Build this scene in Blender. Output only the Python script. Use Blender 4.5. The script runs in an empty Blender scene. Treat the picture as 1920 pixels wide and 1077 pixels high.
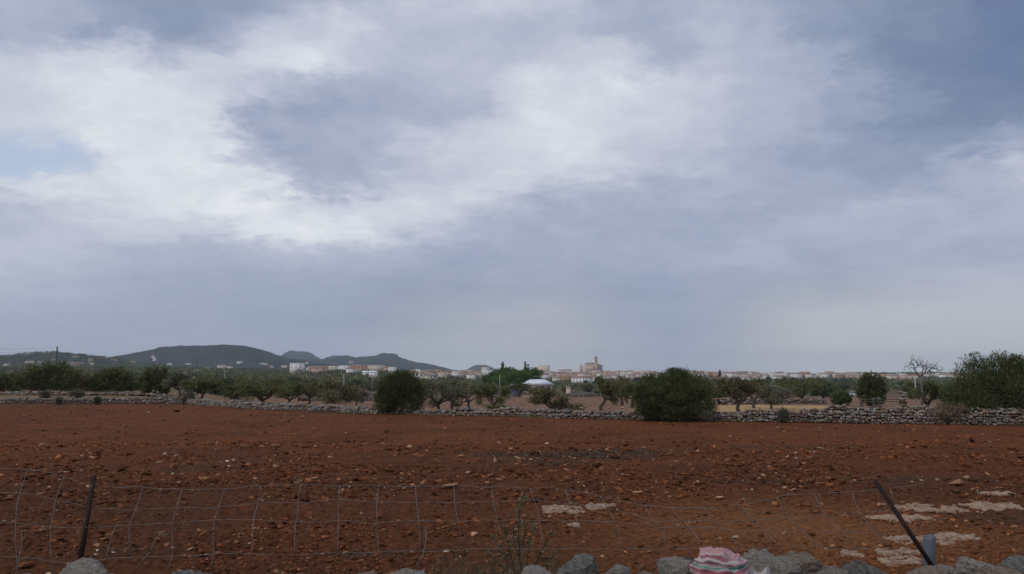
import bpy, math
import numpy as np
from mathutils import Vector, Matrix

# ------------------------------------------------------------------ camera, sky, sun, exposure
SC = bpy.context.scene
F = 1478.0                       # focal length in photo pixels (1920 wide)
HOR = 703.0                      # photo row of the true horizon
EYE = 2.5
PITCH = math.atan((HOR - 538.5) / F)
CP, SP = math.cos(PITCH), math.sin(PITCH)

cam_d = bpy.data.cameras.new('camera')
cam_d.sensor_width = 36.0
cam_d.lens = 36.0 * F / 1920.0
cam_d.clip_start = 0.1
cam_d.clip_end = 40000.0
cam = bpy.data.objects.new('camera', cam_d)
SC.collection.objects.link(cam)
cam.location = (0, 0, EYE)
cam.rotation_euler = (math.pi / 2 + PITCH, 0, 0)
SC.camera = cam

SC.view_settings.view_transform = 'Standard'
SC.view_settings.look = 'None'
SC.view_settings.exposure = 0.0
SC.view_settings.gamma = 1.0
SC.view_settings.use_curve_mapping = False
SC.cycles.use_denoising = True
SC.cycles.max_bounces = 5
SC.cycles.diffuse_bounces = 3
SC.cycles.volume_bounces = 1
SC.cycles.transparent_max_bounces = 4

SUN_EL, SUN_AZ = math.radians(48), math.radians(-125)     # azimuth from +Y towards +X


def build_world():
    w = bpy.data.worlds.new('World')
    SC.world = w
    w.use_nodes = True
    nt = w.node_tree
    N, L = nt.nodes, nt.links
    N.clear()

    def math_(op, a, b=None, c=None, clamp=False):
        n = N.new('ShaderNodeMath'); n.operation = op; n.use_clamp = clamp
        for i, v in enumerate((a, b, c)):
            if v is None:
                continue
            if isinstance(v, (int, float)):
                n.inputs[i].default_value = v
            else:
                L.new(v, n.inputs[i])
        return n.outputs[0]

    tc = N.new('ShaderNodeTexCoord')
    nrm = N.new('ShaderNodeVectorMath'); nrm.operation = 'NORMALIZE'
    L.new(tc.outputs['Generated'], nrm.inputs[0])
    sep = N.new('ShaderNodeSeparateXYZ'); L.new(nrm.outputs[0], sep.inputs[0])
    dx, dy, dz = sep.outputs
    zc = math_('ADD', math_('MAXIMUM', dz, 0.0), 0.22)
    comb = N.new('ShaderNodeCombineXYZ')
    L.new(math_('DIVIDE', dx, zc), comb.inputs[0]); L.new(math_('DIVIDE', dy, zc), comb.inputs[1])

    def noise(scale, detail, rough, vec, off=(0, 0, 0)):
        mp = N.new('ShaderNodeMapping'); mp.inputs['Location'].default_value = off
        L.new(vec, mp.inputs[0])
        n = N.new('ShaderNodeTexNoise'); n.inputs['Scale'].default_value = scale
        n.inputs['Detail'].default_value = detail; n.inputs['Roughness'].default_value = rough
        L.new(mp.outputs[0], n.inputs['Vector'])
        return n.outputs['Fac']

    az = math_('ARCTAN2', dx, dy)
    # height of a flat cloud deck above the horizon: rises with z over the distance ahead
    hor = math_('SQRT', math_('ADD', math_('MULTIPLY', dx, dx), math_('MULTIPLY', dy, dy)))
    el = math_('DIVIDE', dz, math_('ADD', math_('MAXIMUM', dy, math_('MULTIPLY', hor, .5)), .02))
    # ragged cloud edges: bend the lookup with noise
    w1 = noise(2.6, 5, .6, comb.outputs[0], (3, 1, 0))
    w2 = noise(2.6, 5, .6, comb.outputs[0], (11, 7, 2))
    w3 = noise(9.0, 6, .68, comb.outputs[0], (5, 2, 1))
    w4 = noise(8.0, 6, .68, comb.outputs[0], (15, 6, 3))
    lift = N.new('ShaderNodeMapRange'); lift.inputs[1].default_value = 0.02; lift.inputs[2].default_value = .22
    L.new(el, lift.inputs[0])
    amp = lift.outputs[0]
    azw = math_('ADD', az, math_('MULTIPLY', amp, math_('ADD', math_('MULTIPLY', math_('SUBTRACT', w1, .5), .10),
                                                       math_('MULTIPLY', math_('SUBTRACT', w3, .5), .15))))
    elw = math_('ADD', el, math_('MULTIPLY', amp, math_('ADD', math_('MULTIPLY', math_('SUBTRACT', w2, .5), .06),
                                                       math_('MULTIPLY', math_('SUBTRACT', w4, .5), .08))))

    def px_dir(px, py):
        a, b = (px - 960) / F, (538.5 - py) / F
        v = Vector((a, CP - b * SP, SP + b * CP)).normalized()
        return math.atan2(v.x, v.y), v.z / (v.y + .02)

    # cloud brightness as seen along rows of the sky, left to right
    rows = [
        (-40, [50, 46, 38, 34, 38, 44, 48, 58, 68, 64, 72, 68, 52, 57, 54, 44, 42, 36, 30, 20, 8]),
        (0,   [50, 45, 36, 30, 34, 42, 48, 62, 72, 64, 74, 68, 50, 56, 54, 44, 42, 34, 28, 18, 6]),
        (55,  [50, 54, 38, 28, 46, 66, 70, 80, 62, 62, 61, 58, 50, 52, 62, 50, 34, 28, 20, 12, 3]),
        (110, [68, 80, 76, 56, 72, 80, 86, 70, 60, 68, 62, 72, 74, 50, 64, 60, 50, 26, 15, 10, 3]),
        (160, [74, 84, 84, 82, 78, 60, 50, 52, 52, 60, 74, 82, 88, 77, 70, 62, 58, 44, 24, 10, 6]),
        (210, [78, 82, 88, 86, 82, 43, 41, 50, 50, 58, 80, 88, 80, 76, 68, 60, 52, 42, 26, 16, 12]),
        (260, [76, 78, 92, 90, 84, 46, 47, 51, 66, 76, 82, 86, 76, 72, 68, 54, 48, 36, 26, 26, 42]),
        (310, [76, 78, 86, 92, 92, 64, 47, 49, 62, 74, 82, 82, 72, 68, 62, 52, 48, 40, 38, 54, 66]),
        (350, [78, 88, 90, 92, 90, 88, 51, 49, 74, 82, 84, 64, 56, 54, 52, 50, 49, 44, 44, 52, 56]),
        (390, [62, 70, 84, 87, 94, 98, 84, 78, 84, 72, 64, 50, 50, 49, 48, 47, 47, 60, 56, 55, 57]),
        (430, [64, 68, 72, 76, 74, 92, 92, 88, 76, 60, 53, 51, 49, 47, 46, 54, 56, 58, 56, 55, 56]),
        (480, [68, 68, 62, 53, 51, 56, 58, 56, 53, 46, 48, 49, 49, 50, 55, 56, 50, 51, 52, 52, 53]),
        (535, [59, 57, 53, 50, 48, 46, 46, 45, 43, 43, 46, 46, 43, 42, 45, 49, 51, 54, 58, 62, 64]),
        (600, [51, 50, 49, 48, 48, 46, 44, 43, 47, 52, 55, 54, 47, 44, 48, 57, 66, 68, 69, 69, 69]),
        (690, [60, 60, 60, 59, 58, 56, 57, 62, 67, 70, 70, 68, 62, 58, 62, 72, 78, 80, 80, 80, 80]),
    ]
    A0 = math.pi
    prev = None
    azn = math_('DIVIDE', math_('ADD', azw, A0), 2 * A0)
    for py, vals in reversed(rows):
        r = N.new('ShaderNodeValToRGB')
        r.color_ramp.interpolation = 'CARDINAL' if False else 'EASE'
        cr = r.color_ramp
        pts = [(0.0, .58), (.2, .60), (.32, .54)]
        for k, v in enumerate(vals):
            a, _ = px_dir(k * 96, 540)
            pts.append(((a + A0) / (2 * A0), v / 100))
        pts += [(.70, .48), (.8, .58), (1.0, .58)]
        while len(cr.elements) < len(pts):
            cr.elements.new(0.5)
        for e, (p, v) in zip(cr.elements, pts):
            e.position = p
        for e, (p, v) in zip(cr.elements, pts):
            e.position = p; e.color = (v, v, v, 1)
        L.new(azn, r.inputs[0])
        e_here = px_dir(960, py)[1]
        if prev is None:
            prev = (r.outputs[0], e_here)
        else:
            mr = N.new('ShaderNodeMapRange'); mr.interpolation_type = 'SMOOTHSTEP'
            mr.inputs[1].default_value = prev[1]; mr.inputs[2].default_value = e_here
            L.new(elw, mr.inputs[0])
            mx = N.new('ShaderNodeMix'); mx.data_type = 'FLOAT'
            L.new(mr.outputs[0], mx.inputs[0]); L.new(prev[0], mx.inputs[2]); L.new(r.outputs[0], mx.inputs[3])
            prev = (mx.outputs[0], e_here)
    # towards the zenith the cover goes on, evenly broken
    top = N.new('ShaderNodeMapRange'); top.inputs[1].default_value = px_dir(960, 0)[1]; top.inputs[2].default_value = px_dir(960, 0)[1] + .3
    L.new(el, top.inputs[0])
    big = noise(1.3, 4, .55, comb.outputs[0], (2, 9, 4))
    mx = N.new('ShaderNodeMix'); mx.data_type = 'FLOAT'
    L.new(top.outputs[0], mx.inputs[0]); L.new(prev[0], mx.inputs[2])
    L.new(math_('ADD', math_('MULTIPLY', big, .6), .25), mx.inputs[3])
    t = mx.outputs[0]
    d1 = noise(6.0, 9, .68, comb.outputs[0], (1, 4, 8))
    d2 = noise(1.7, 5, .6, comb.outputs[0], (8, 3, 1))
    det = math_('ADD', math_('MULTIPLY', math_('SUBTRACT', d1, .5), .36), math_('MULTIPLY', math_('SUBTRACT', d2, .5), .20))
    t = math_('ADD', t, math_('MULTIPLY', det, math_('ADD', math_('MULTIPLY', amp, .85), .15)))
    col = N.new('ShaderNodeValToRGB')
    cr = col.color_ramp

    def s2l(c):
        return tuple((x / 255 / 12.92) if x / 255 <= .04045 else ((x / 255 + .055) / 1.055) ** 2.4 for x in c) + (1,)
    stops = [(0.0, (106, 123, 158)), (.2, (125, 140, 168)), (.4, (150, 162, 187)), (.6, (180, 187, 206)), (.8, (207, 212, 224)), (1.0, (235, 238, 243))]
    while len(cr.elements) < len(stops):
        cr.elements.new(.5)
    for e, (p, c) in zip(cr.elements, stops):
        e.position = p
    for e, (p, c) in zip(cr.elements, stops):
        e.position = p; e.color = s2l(c)
    L.new(t, col.inputs[0])
    # pale rain curtains low on the right and over the town are greyer than the cloud above
    lowm = N.new('ShaderNodeMapRange'); lowm.interpolation_type = 'SMOOTHSTEP'
    lowm.inputs[1].default_value = px_dir(960, 470)[1]; lowm.inputs[2].default_value = px_dir(960, 640)[1]
    L.new(elw, lowm.inputs[0])
    wr = N.new('ShaderNodeValToRGB'); cr = wr.color_ramp; cr.interpolation = 'EASE'
    wp = [(600, .1), (800, .5), (1060, .6), (1230, .12), (1290, .12), (1500, .85), (2000, .85), (2300, .4)]
    while len(cr.elements) < len(wp):
        cr.elements.new(.5)
    for _ in range(2):
        for e, (p, v) in zip(cr.elements, wp):
            e.position = (px_dir(p, 540)[0] + A0) / (2 * A0); e.color = (v, v, v, 1)
    L.new(azn, wr.inputs[0])
    wm = math_('MULTIPLY', lowm.outputs[0], wr.outputs[0])
    bw = N.new('ShaderNodeRGBToBW'); L.new(col.outputs[0], bw.inputs[0])
    tint = N.new('ShaderNodeMix'); tint.data_type = 'RGBA'; tint.blend_type = 'MULTIPLY'
    tint.inputs[0].default_value = 1
    cg = N.new('ShaderNodeCombineColor')
    for i in range(3):
        L.new(bw.outputs[0], cg.inputs[i])
    L.new(cg.outputs[0], tint.inputs[6]); tint.inputs[7].default_value = (.97, 1.0, 1.05, 1)
    cm = N.new('ShaderNodeMix'); cm.data_type = 'RGBA'
    L.new(wm, cm.inputs[0]); L.new(col.outputs[0], cm.inputs[6]); L.new(tint.outputs[2], cm.inputs[7])

    bgc = N.new('ShaderNodeBackground'); bgc.inputs[1].default_value = 1.0
    L.new(cm.outputs[2], bgc.inputs[0])
    sky = N.new('ShaderNodeTexSky'); sky.sky_type = 'NISHITA'; sky.sun_disc = False
    sky.sun_elevation = SUN_EL; sky.sun_rotation = SUN_AZ
    bgs = N.new('ShaderNodeBackground'); bgs.inputs[1].default_value = 0.15
    L.new(sky.outputs[0], bgs.inputs[0])
    # one ragged hole in the cover, low on the left
    ha, he = px_dir(40, 295)
    qa = math_('DIVIDE', math_('SUBTRACT', azw, ha), .085)
    qe = math_('DIVIDE', math_('SUBTRACT', elw, he), .040)
    q = math_('SQRT', math_('ADD', math_('MULTIPLY', qa, qa), math_('MULTIPLY', qe, qe)))
    hole = N.new('ShaderNodeMapRange'); hole.interpolation_type = 'SMOOTHSTEP'
    hole.inputs[1].default_value = .45; hole.inputs[2].default_value = 1.15
    hole.inputs[3].default_value = .55; hole.inputs[4].default_value = 1.0
    L.new(q, hole.inputs[0])
    ms = N.new('ShaderNodeMixShader')
    L.new(hole.outputs[0], ms.inputs[0]); L.new(bgs.outputs[0], ms.inputs[1]); L.new(bgc.outputs[0], ms.inputs[2])
    out = N.new('ShaderNodeOutputWorld'); L.new(ms.outputs[0], out.inputs[0])


build_world()
sun_d = bpy.data.lights.new('sun', 'SUN')
sun_d.energy = 1.1
sun_d.angle = math.radians(12)
sun_d.color = (1.0, .93, .83)
sun = bpy.data.objects.new('sun', sun_d)
SC.collection.objects.link(sun)
sd = Vector((math.sin(SUN_AZ) * math.cos(SUN_EL), math.cos(SUN_AZ) * math.cos(SUN_EL), math.sin(SUN_EL)))
sun.rotation_euler = sd.to_track_quat('Z', 'Y').to_euler()

# ------------------------------------------------------------------ helpers
COL = SC.collection
RNG = np.random.default_rng(7)


def at(px, py, Y):
    """world point on the line of sight of a photo pixel, at forward distance Y"""
    a, b = (px - 960) / F, (538.5 - py) / F
    d = np.array((a, CP - b * SP, SP + b * CP))
    return np.array((0, 0, EYE)) + d * (Y / d[1])


def gnd(px, py, z=0.0):
    a, b = (px - 960) / F, (538.5 - py) / F
    d = np.array((a, CP - b * SP, SP + b * CP))
    return np.array((0, 0, EYE)) + d * ((z - EYE) / d[2])


def xat(px, Y):
    return at(px, HOR, Y)[0]


def hash3(i, j, k, seed):
    h = (i.astype(np.int64) * 374761393 + j.astype(np.int64) * 668265263 + k.astype(np.int64) * 1274126177 + seed * 144665) & 0xffffffff
    h = ((h ^ (h >> 13)) * 1103515245) & 0xffffffff
    h = ((h ^ (h >> 15)) * 12345677) & 0xffffffff
    return ((h ^ (h >> 16)) & 0xffff) / 65535.0


def vnoise(p, seed=0):
    p = np.asarray(p, float)
    i = np.floor(p).astype(np.int64); f = p - i
    u = f * f * (3 - 2 * f)
    r = 0
    for a in (0, 1):
        for b in (0, 1):
            for c in (0, 1):
                wgt = (u[:, 0] if a else 1 - u[:, 0]) * (u[:, 1] if b else 1 - u[:, 1]) * (u[:, 2] if c else 1 - u[:, 2])
                r = r + wgt * hash3(i[:, 0] + a, i[:, 1] + b, i[:, 2] + c, seed)
    return r


def fbm(p, octv=4, seed=0, gain=.5):
    p = np.asarray(p, float)
    s, a, t = 0, 1.0, 0
    for o in range(octv):
        s = s + a * vnoise(p * (2.03 ** o), seed + o * 17); t += a; a *= gain
    return s / t


def mesh(name, V, faces, mat=None, col=None, smooth=False):
    """faces: list of (n,k) int arrays; col: per-vertex rgb"""
    V = np.asarray(V, np.float32).reshape(-1, 3)
    me = bpy.data.meshes.new(name)
    if not isinstance(faces, (list, tuple)):
        faces = [faces]
    faces = [np.asarray(f, np.int32) for f in faces if len(f)]
    me.vertices.add(len(V)); me.vertices.foreach_set('co', V.ravel())
    loops = np.concatenate([f.ravel() for f in faces])
    tot = np.concatenate([np.full(len(f), f.shape[1], np.int32) for f in faces])
    start = np.concatenate([[0], np.cumsum(tot)[:-1]]).astype(np.int32)
    me.loops.add(len(loops)); me.loops.foreach_set('vertex_index', loops)
    me.polygons.add(len(tot)); me.polygons.foreach_set('loop_start', start)
    if smooth:
        me.polygons.foreach_set('use_smooth', np.ones(len(tot), bool))
    me.update(calc_edges=True)
    if col is not None:
        ca = me.color_attributes.new('Col', 'FLOAT_COLOR', 'POINT')
        c4 = np.ones((len(V), 4), np.float32); c4[:, :3] = np.asarray(col)
        ca.data.foreach_set('color', c4.ravel())
    if mat:
        me.materials.append(mat)
    return me


def ob(name, me, parent=None, loc=None, rot=None, scale=None):
    o = bpy.data.objects.new(name, me)
    COL.objects.link(o)
    if parent is not None:
        o.parent = parent
    if loc is not None:
        o.location = [float(v) for v in loc]
    if rot is not None:
        o.rotation_euler = [float(v) for v in rot]
    if scale is not None:
        o.scale = [float(v) for v in (scale if hasattr(scale, '__len__') else (scale,) * 3)]
    return o


def tag(o, label=None, cat=None, group=None, kind=None):
    if label: o['label'] = label
    if cat: o['category'] = cat
    if group: o['group'] = group
    if kind: o['kind'] = kind
    return o


class MB:
    """collects pieces of one part"""
    def __init__(s):
        s.V, s.F, s.C, s.n = [], {}, [], 0

    def add(s, V, faces, col=None):
        V = np.asarray(V, float).reshape(-1, 3)
        if not isinstance(faces, (list, tuple)):
            faces = [faces]
        for f in faces:
            f = np.asarray(f, np.int64)
            if len(f):
                s.F.setdefault(f.shape[1], []).append(f + s.n)
        s.V.append(V); s.n += len(V)
        if col is not None:
            c = np.asarray(col, float)
            s.C.append(np.broadcast_to(c, (len(V), 3)) if c.ndim == 1 else c)
        return s

    def box(s, x0, x1, y0, y1, z0, z1, col=None):
        V = [(x, y, z) for z in (z0, z1) for y in (y0, y1) for x in (x0, x1)]
        return s.add(V, np.array([(0, 2, 3, 1), (4, 5, 7, 6), (0, 1, 5, 4), (2, 6, 7, 3), (0, 4, 6, 2), (1, 3, 7, 5)]), col)

    def tube(s, P, R, sides=6, col=None, cap=True):
        P = np.asarray(P, float); R = np.broadcast_to(np.asarray(R, float), (len(P),))
        T = np.gradient(P, axis=0); T /= np.linalg.norm(T, axis=1)[:, None] + 1e-9
        ref = np.array((0.31, 0.95, 0.05)) if abs(T[0][2]) > .7 else np.array((0.02, 0.05, 1.0))
        A = np.cross(T, ref); A /= np.linalg.norm(A, axis=1)[:, None] + 1e-9
        B = np.cross(T, A)
        ang = np.arange(sides) * 2 * math.pi / sides
        V = P[:, None] + R[:, None, None] * (A[:, None] * np.cos(ang)[None, :, None] + B[:, None] * np.sin(ang)[None, :, None])
        n = len(P)
        i = np.arange(n - 1)[:, None] * sides; j = np.arange(sides)[None]; k = (j + 1) % sides
        q = np.stack([i + j, i + k, i + sides + k, i + sides + j], -1).reshape(-1, 4)
        fs = [q]
        if cap:
            fs.append(np.array([list(range(sides))[::-1]])); fs.append(np.array([list(range((n - 1) * sides, n * sides))]))
        return s.add(V.reshape(-1, 3), fs, col)

    def mesh(s, name, mat=None, smooth=False):
        return mesh(name, np.concatenate(s.V), [np.concatenate(f) for f in s.F.values()], mat, np.concatenate(s.C) if s.C else None, smooth)


def ico(sub):
    t = (1 + 5 ** .5) / 2
    V = [(-1, t, 0), (1, t, 0), (-1, -t, 0), (1, -t, 0), (0, -1, t), (0, 1, t), (0, -1, -t), (0, 1, -t), (t, 0, -1), (t, 0, 1), (-t, 0, -1), (-t, 0, 1)]
    Fc = [(0, 11, 5), (0, 5, 1), (0, 1, 7), (0, 7, 10), (0, 10, 11), (1, 5, 9), (5, 11, 4), (11, 10, 2), (10, 7, 6), (7, 1, 8),
          (3, 9, 4), (3, 4, 2), (3, 2, 6), (3, 6, 8), (3, 8, 9), (4, 9, 5), (2, 4, 11), (6, 2, 10), (8, 6, 7), (9, 8, 1)]
    V = [np.array(v) / np.linalg.norm(v) for v in V]
    for _ in range(sub):
        cache, G = {}, []

        def mid(a, b):
            k = (min(a, b), max(a, b))
            if k not in cache:
                m = V[a] + V[b]; V.append(m / np.linalg.norm(m)); cache[k] = len(V) - 1
            return cache[k]
        for a, b, c in Fc:
            x, y, z = mid(a, b), mid(b, c), mid(c, a)
            G += [(a, x, z), (b, y, x), (c, z, y), (x, y, z)]
        Fc = G
    return np.array(V), np.array(Fc)


ICO = [ico(k) for k in range(5)]


def rock(sub, seed, boxy=.5, rough=.25, flat=(1, .8, .6), cuts=None, cd=(.55, .85)):
    V, Fc = ICO[sub]
    # facet the ball with random cutting planes: broken limestone, not a pebble
    r = np.random.default_rng(seed)
    V = V.copy()
    m = np.max(np.abs(V), axis=1)[:, None]
    V = V * (1 - boxy) + (V / m) * boxy * .85
    for _ in range(cuts or (7 if sub < 4 else 13)):
        n = r.normal(size=3); n /= np.linalg.norm(n)
        d = r.uniform(*cd)
        ex = np.maximum(V @ n - d, 0)
        V -= ex[:, None] * n * .9
    V *= (1 + rough * (fbm(V * 1.7 + seed * 3.1, 3, seed) - .5) * 2)[:, None]
    if sub >= 2:
        V *= (1 + rough * .35 * (fbm(V * 6 + seed, 3, seed + 5) - .5) * 2)[:, None]
    if sub >= 4:
        V *= (1 + .22 * (fbm(V * 9 + seed, 4, seed + 9, .65) - .5) * 2)[:, None]
    return V * np.array(flat), Fc


def rotz(V, a):
    c, s = math.cos(a), math.sin(a)
    return V @ np.array([[c, s, 0], [-s, c, 0], [0, 0, 1]])


def rnd_rot(r):
    q = r.normal(size=4); q /= np.linalg.norm(q)
    w, x, y, z = q
    return np.array([[1 - 2 * (y * y + z * z), 2 * (x * y - z * w), 2 * (x * z + y * w)],
                     [2 * (x * y + z * w), 1 - 2 * (x * x + z * z), 2 * (y * z - x * w)],
                     [2 * (x * z - y * w), 2 * (y * z + x * w), 1 - 2 * (x * x + y * y)]])


# ------------------------------------------------------------------ materials
def material(name, base=(.5, .5, .5), rough=.9, attr=False, var=0.0, scale=8.0, bump=0.0, bscale=None, dark=None, spec=.2, metal=0.0, tcoord='Object', detail=6, extra=None):
    m = bpy.data.materials.new(name); m.use_nodes = True
    nt = m.node_tree; N, L = nt.nodes, nt.links
    b = N['Principled BSDF']
    b.inputs['Roughness'].default_value = rough
    b.inputs['Specular IOR Level'].default_value = spec
    b.inputs['Metallic'].default_value = metal
    tc = N.new('ShaderNodeTexCoord')
    if attr:
        a = N.new('ShaderNodeVertexColor'); a.layer_name = 'Col'; src = a.outputs[0]
        if base != (.5, .5, .5):
            mm = N.new('ShaderNodeMix'); mm.data_type = 'RGBA'; mm.blend_type = 'MULTIPLY'; mm.inputs[0].default_value = 1
            L.new(src, mm.inputs[6]); mm.inputs[7].default_value = base + (1,); src = mm.outputs[2]
    else:
        c = N.new('ShaderNodeRGB'); c.outputs[0].default_value = base + (1,); src = c.outputs[0]
    if var or dark:
        n = N.new('ShaderNodeTexNoise'); n.inputs['Scale'].default_value = scale; n.inputs['Detail'].default_value = detail
        n.inputs['Roughness'].default_value = .65
        L.new(tc.outputs[tcoord], n.inputs['Vector'])
        mr = N.new('ShaderNodeMapRange'); mr.inputs[1].default_value = .3; mr.inputs[2].default_value = .7
        L.new(n.outputs['Fac'], mr.inputs[0])
        mx = N.new('ShaderNodeMix'); mx.data_type = 'RGBA'; L.new(mr.outputs[0], mx.inputs[0])
        if dark:
            mx.inputs[6].default_value = dark + (1,); L.new(src, mx.inputs[7])
        else:
            mx.blend_type = 'MULTIPLY'; mx.inputs[0].default_value = 1
            L.new(src, mx.inputs[6])
            mr.inputs[3].default_value = 1 - var; mr.inputs[4].default_value = 1 + var
            cc = N.new('ShaderNodeCombineColor')
            for i in range(3):
                L.new(mr.outputs[0], cc.inputs[i])
            L.new(cc.outputs[0], mx.inputs[7])
            for lk in list(mx.inputs[0].links):
                L.remove(lk)
        src = mx.outputs[2]
    L.new(src, b.inputs['Base Color'])
    if bump:
        n2 = N.new('ShaderNodeTexNoise'); n2.inputs['Scale'].default_value = bscale or scale * 3; n2.inputs['Detail'].default_value = 6
        n2.inputs['Roughness'].default_value = .7
        L.new(tc.outputs[tcoord], n2.inputs['Vector'])
        bp = N.new('ShaderNodeBump'); bp.inputs['Strength'].default_value = 1.0; bp.inputs['Distance'].default_value = bump
        L.new(n2.outputs['Fac'], bp.inputs['Height']); L.new(bp.outputs[0], b.inputs['Normal'])
    return m


M = {}
M['soil'] = material('red_soil', attr=True, var=.65, scale=11, bump=.045, bscale=16, detail=10, tcoord='Object', spec=.1)
M['clod'] = material('soil_clods', attr=True, var=.25, scale=20, spec=.1)
M['terrain'] = material('open_land', attr=True, var=.25, scale=.6, spec=.05)
M['hill'] = material('scrub_hillside', attr=True, var=.6, scale=.028, detail=9, spec=.02, tcoord='Object')
M['stone'] = material('grey_limestone', base=(.56, .51, .44), dark=(.17, .15, .13), scale=9, bump=.035, bscale=24, spec=.12)
M['wallstone'] = material('weathered_wallstone', attr=True, var=.35, scale=16, bump=.01, bscale=40, spec=.1)
M['lime'] = material('pale_bedrock', base=(.47, .36, .275), dark=(.24, .13, .075), scale=9, bump=.03, bscale=26, spec=.1)
M['fstone'] = material('fieldstone', attr=True, var=.3, scale=12, bump=.01, bscale=30, spec=.1)
M['core'] = material('earth_and_light_block_core', base=(.05, .038, .03), var=.3, scale=5, spec=.05)  # earth in the near wall, added light block inside the drystone walls
M['bark'] = material('bark', base=(.085, .066, .052), var=.4, scale=9, bump=.02, spec=.1)
M['deadbark'] = material('grey_dead_bark', base=(.19, .17, .155), var=.4, scale=9, spec=.1)
M['leaf'] = material('leaves', attr=True, var=.15, scale=1.5, rough=.7, spec=.15)
M['wire'] = material('galvanised_wire', base=(.29, .275, .26), dark=(.13, .105, .09), scale=7, rough=.6, metal=.15, spec=.3)
M['wire_dull'] = material('weathered_wire', base=(.24, .22, .205), dark=(.10, .075, .06), scale=6, rough=.7, spec=.2)
M['rust'] = material('rusty_steel', base=(.050, .027, .021), dark=(.022, .016, .014), scale=25, bump=.002, bscale=90, rough=.85, spec=.2)
M['pvc'] = material('grey_plastic_pipe', base=(.115, .13, .155), var=.15, scale=6, rough=.55, spec=.35)
M['dry'] = material('dry_weed_stalks', attr=True, var=.2, scale=10, spec=.1)
M['pole'] = material('pole_wood', base=(.10, .09, .08), var=.3, scale=6)
M['concrete'] = material('pole_concrete', base=(.36, .36, .34), var=.15, scale=3)
M['cable'] = material('cable', base=(.05, .05, .055))
M['tile'] = material('terracotta_roof', base=(.33, .20, .145), var=.35, scale=1.2)
M['tile2'] = material('faded_tile_roof', base=(.38, .28, .22), var=.3, scale=1.2)
M['white'] = material('white_render', base=(.78, .75, .70), var=.10, scale=.4)
M['cream'] = material('cream_render', base=(.66, .57, .46), var=.12, scale=.4)
M['pinkw'] = material('pinkish_render', base=(.50, .36, .29), var=.15, scale=.4)
M['ochre'] = material('ochre_render', base=(.46, .29, .17), var=.15, scale=.4)
M['greyw'] = material('grey_block_wall', base=(.36, .33, .31), var=.2, scale=.5)
M['sandst'] = material('sandstone', base=(.60, .45, .345), var=.2, scale=.15)
M['slate'] = material('dull_stone_roof', base=(.40, .34, .29), var=.2, scale=.3)
M['pane'] = material('dark_window', base=(.03, .032, .036), rough=.25, spec=.5)
M['metalroof'] = material('white_sheet_roof', base=(.74, .77, .84), var=.07, scale=.8, rough=.45, spec=.4)
M['bluesheet'] = material('blue_grey_sheet', base=(.17, .19, .25), var=.3, scale=1)
M['carpaint'] = material('pale_car_paint', base=(.62, .68, .72), rough=.3, spec=.5, var=.03, scale=2)
M['tyre'] = material('tyre_rubber', base=(.02, .02, .02))
M['wood'] = material('weathered_wood', base=(.12, .105, .09), var=.3, scale=8)
M['road'] = material('roadside_gravel', base=(.17, .13, .105), var=.35, scale=9, bump=.02, spec=.1)

# ------------------------------------------------------------------ terrain
WPX = [(-400, 759), (-150, 758.5), (0, 758), (300, 757), (345, 757.5), (400, 762), (480, 767), (580, 772), (700, 776.5), (940, 781), (1100, 785.5), (1340, 790), (1480, 792), (1620, 794), (1800, 796), (1920, 797), (2150, 799), (2500, 801)]
WP = np.array([gnd(a, b) for a, b in WPX])
WH = np.interp(WP[:, 0], [-60, -28, -24, -14, -9, 0, 4.5, 11, 15, 25, 40], [.58, .56, .55, .52, .48, .46, .54, .66, .74, .84, .84])


def wall_y(x):
    return np.interp(x, WP[:, 0], WP[:, 1])


def sstep(a, b, x):
    t = np.clip((x - a) / (b - a), 0, 1)
    return t * t * (3 - 2 * t)


PY = [0, 50, 75, 150, 260, 500, 900, 1200, 1350, 1500, 1800, 2500, 5000, 14000]
PZ = [0, 0, -.6, -2.2, -4.6, -8, -10, -6.5, -1, 3.2, 5, 4, 2, 0]
LZY = [0, 66, 69, 74, 95, 150, 260, 500, 900, 1200, 1500, 2000, 3000, 14000]
LZZ = [0, 0, .25, .62, .5, -.7, -2.6, -2.0, 6.5, 11, 15, 20, 12, 0]
MZY = [0, 50, 75, 150, 260, 500, 700, 1000, 1300, 2000, 5000, 14000]
MZZ = [0, 0, -.6, -2.2, -4.4, -5.5, -2.5, 4.5, 8, 10, 4, 0]


def T(x, y):
    x = np.asarray(x, float); y = np.asarray(y, float)
    a = x / np.maximum(y, 1)
    Lf = sstep(-.26, -.50, a)
    Mf = sstep(0.02, -.16, a)
    z = np.interp(y, PY, PZ) * (1 - Mf) + np.interp(y, MZY, MZZ) * Mf
    z = z * (1 - Lf) + np.interp(y, LZY, LZZ) * Lf
    # the town's church stands on a little rise
    z = z + 5.0 * np.exp(-((x - 150) / 140) ** 2 - ((y - 1500) / 160) ** 2)
    # beyond the wall on the right the ground is a little higher
    return z


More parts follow.
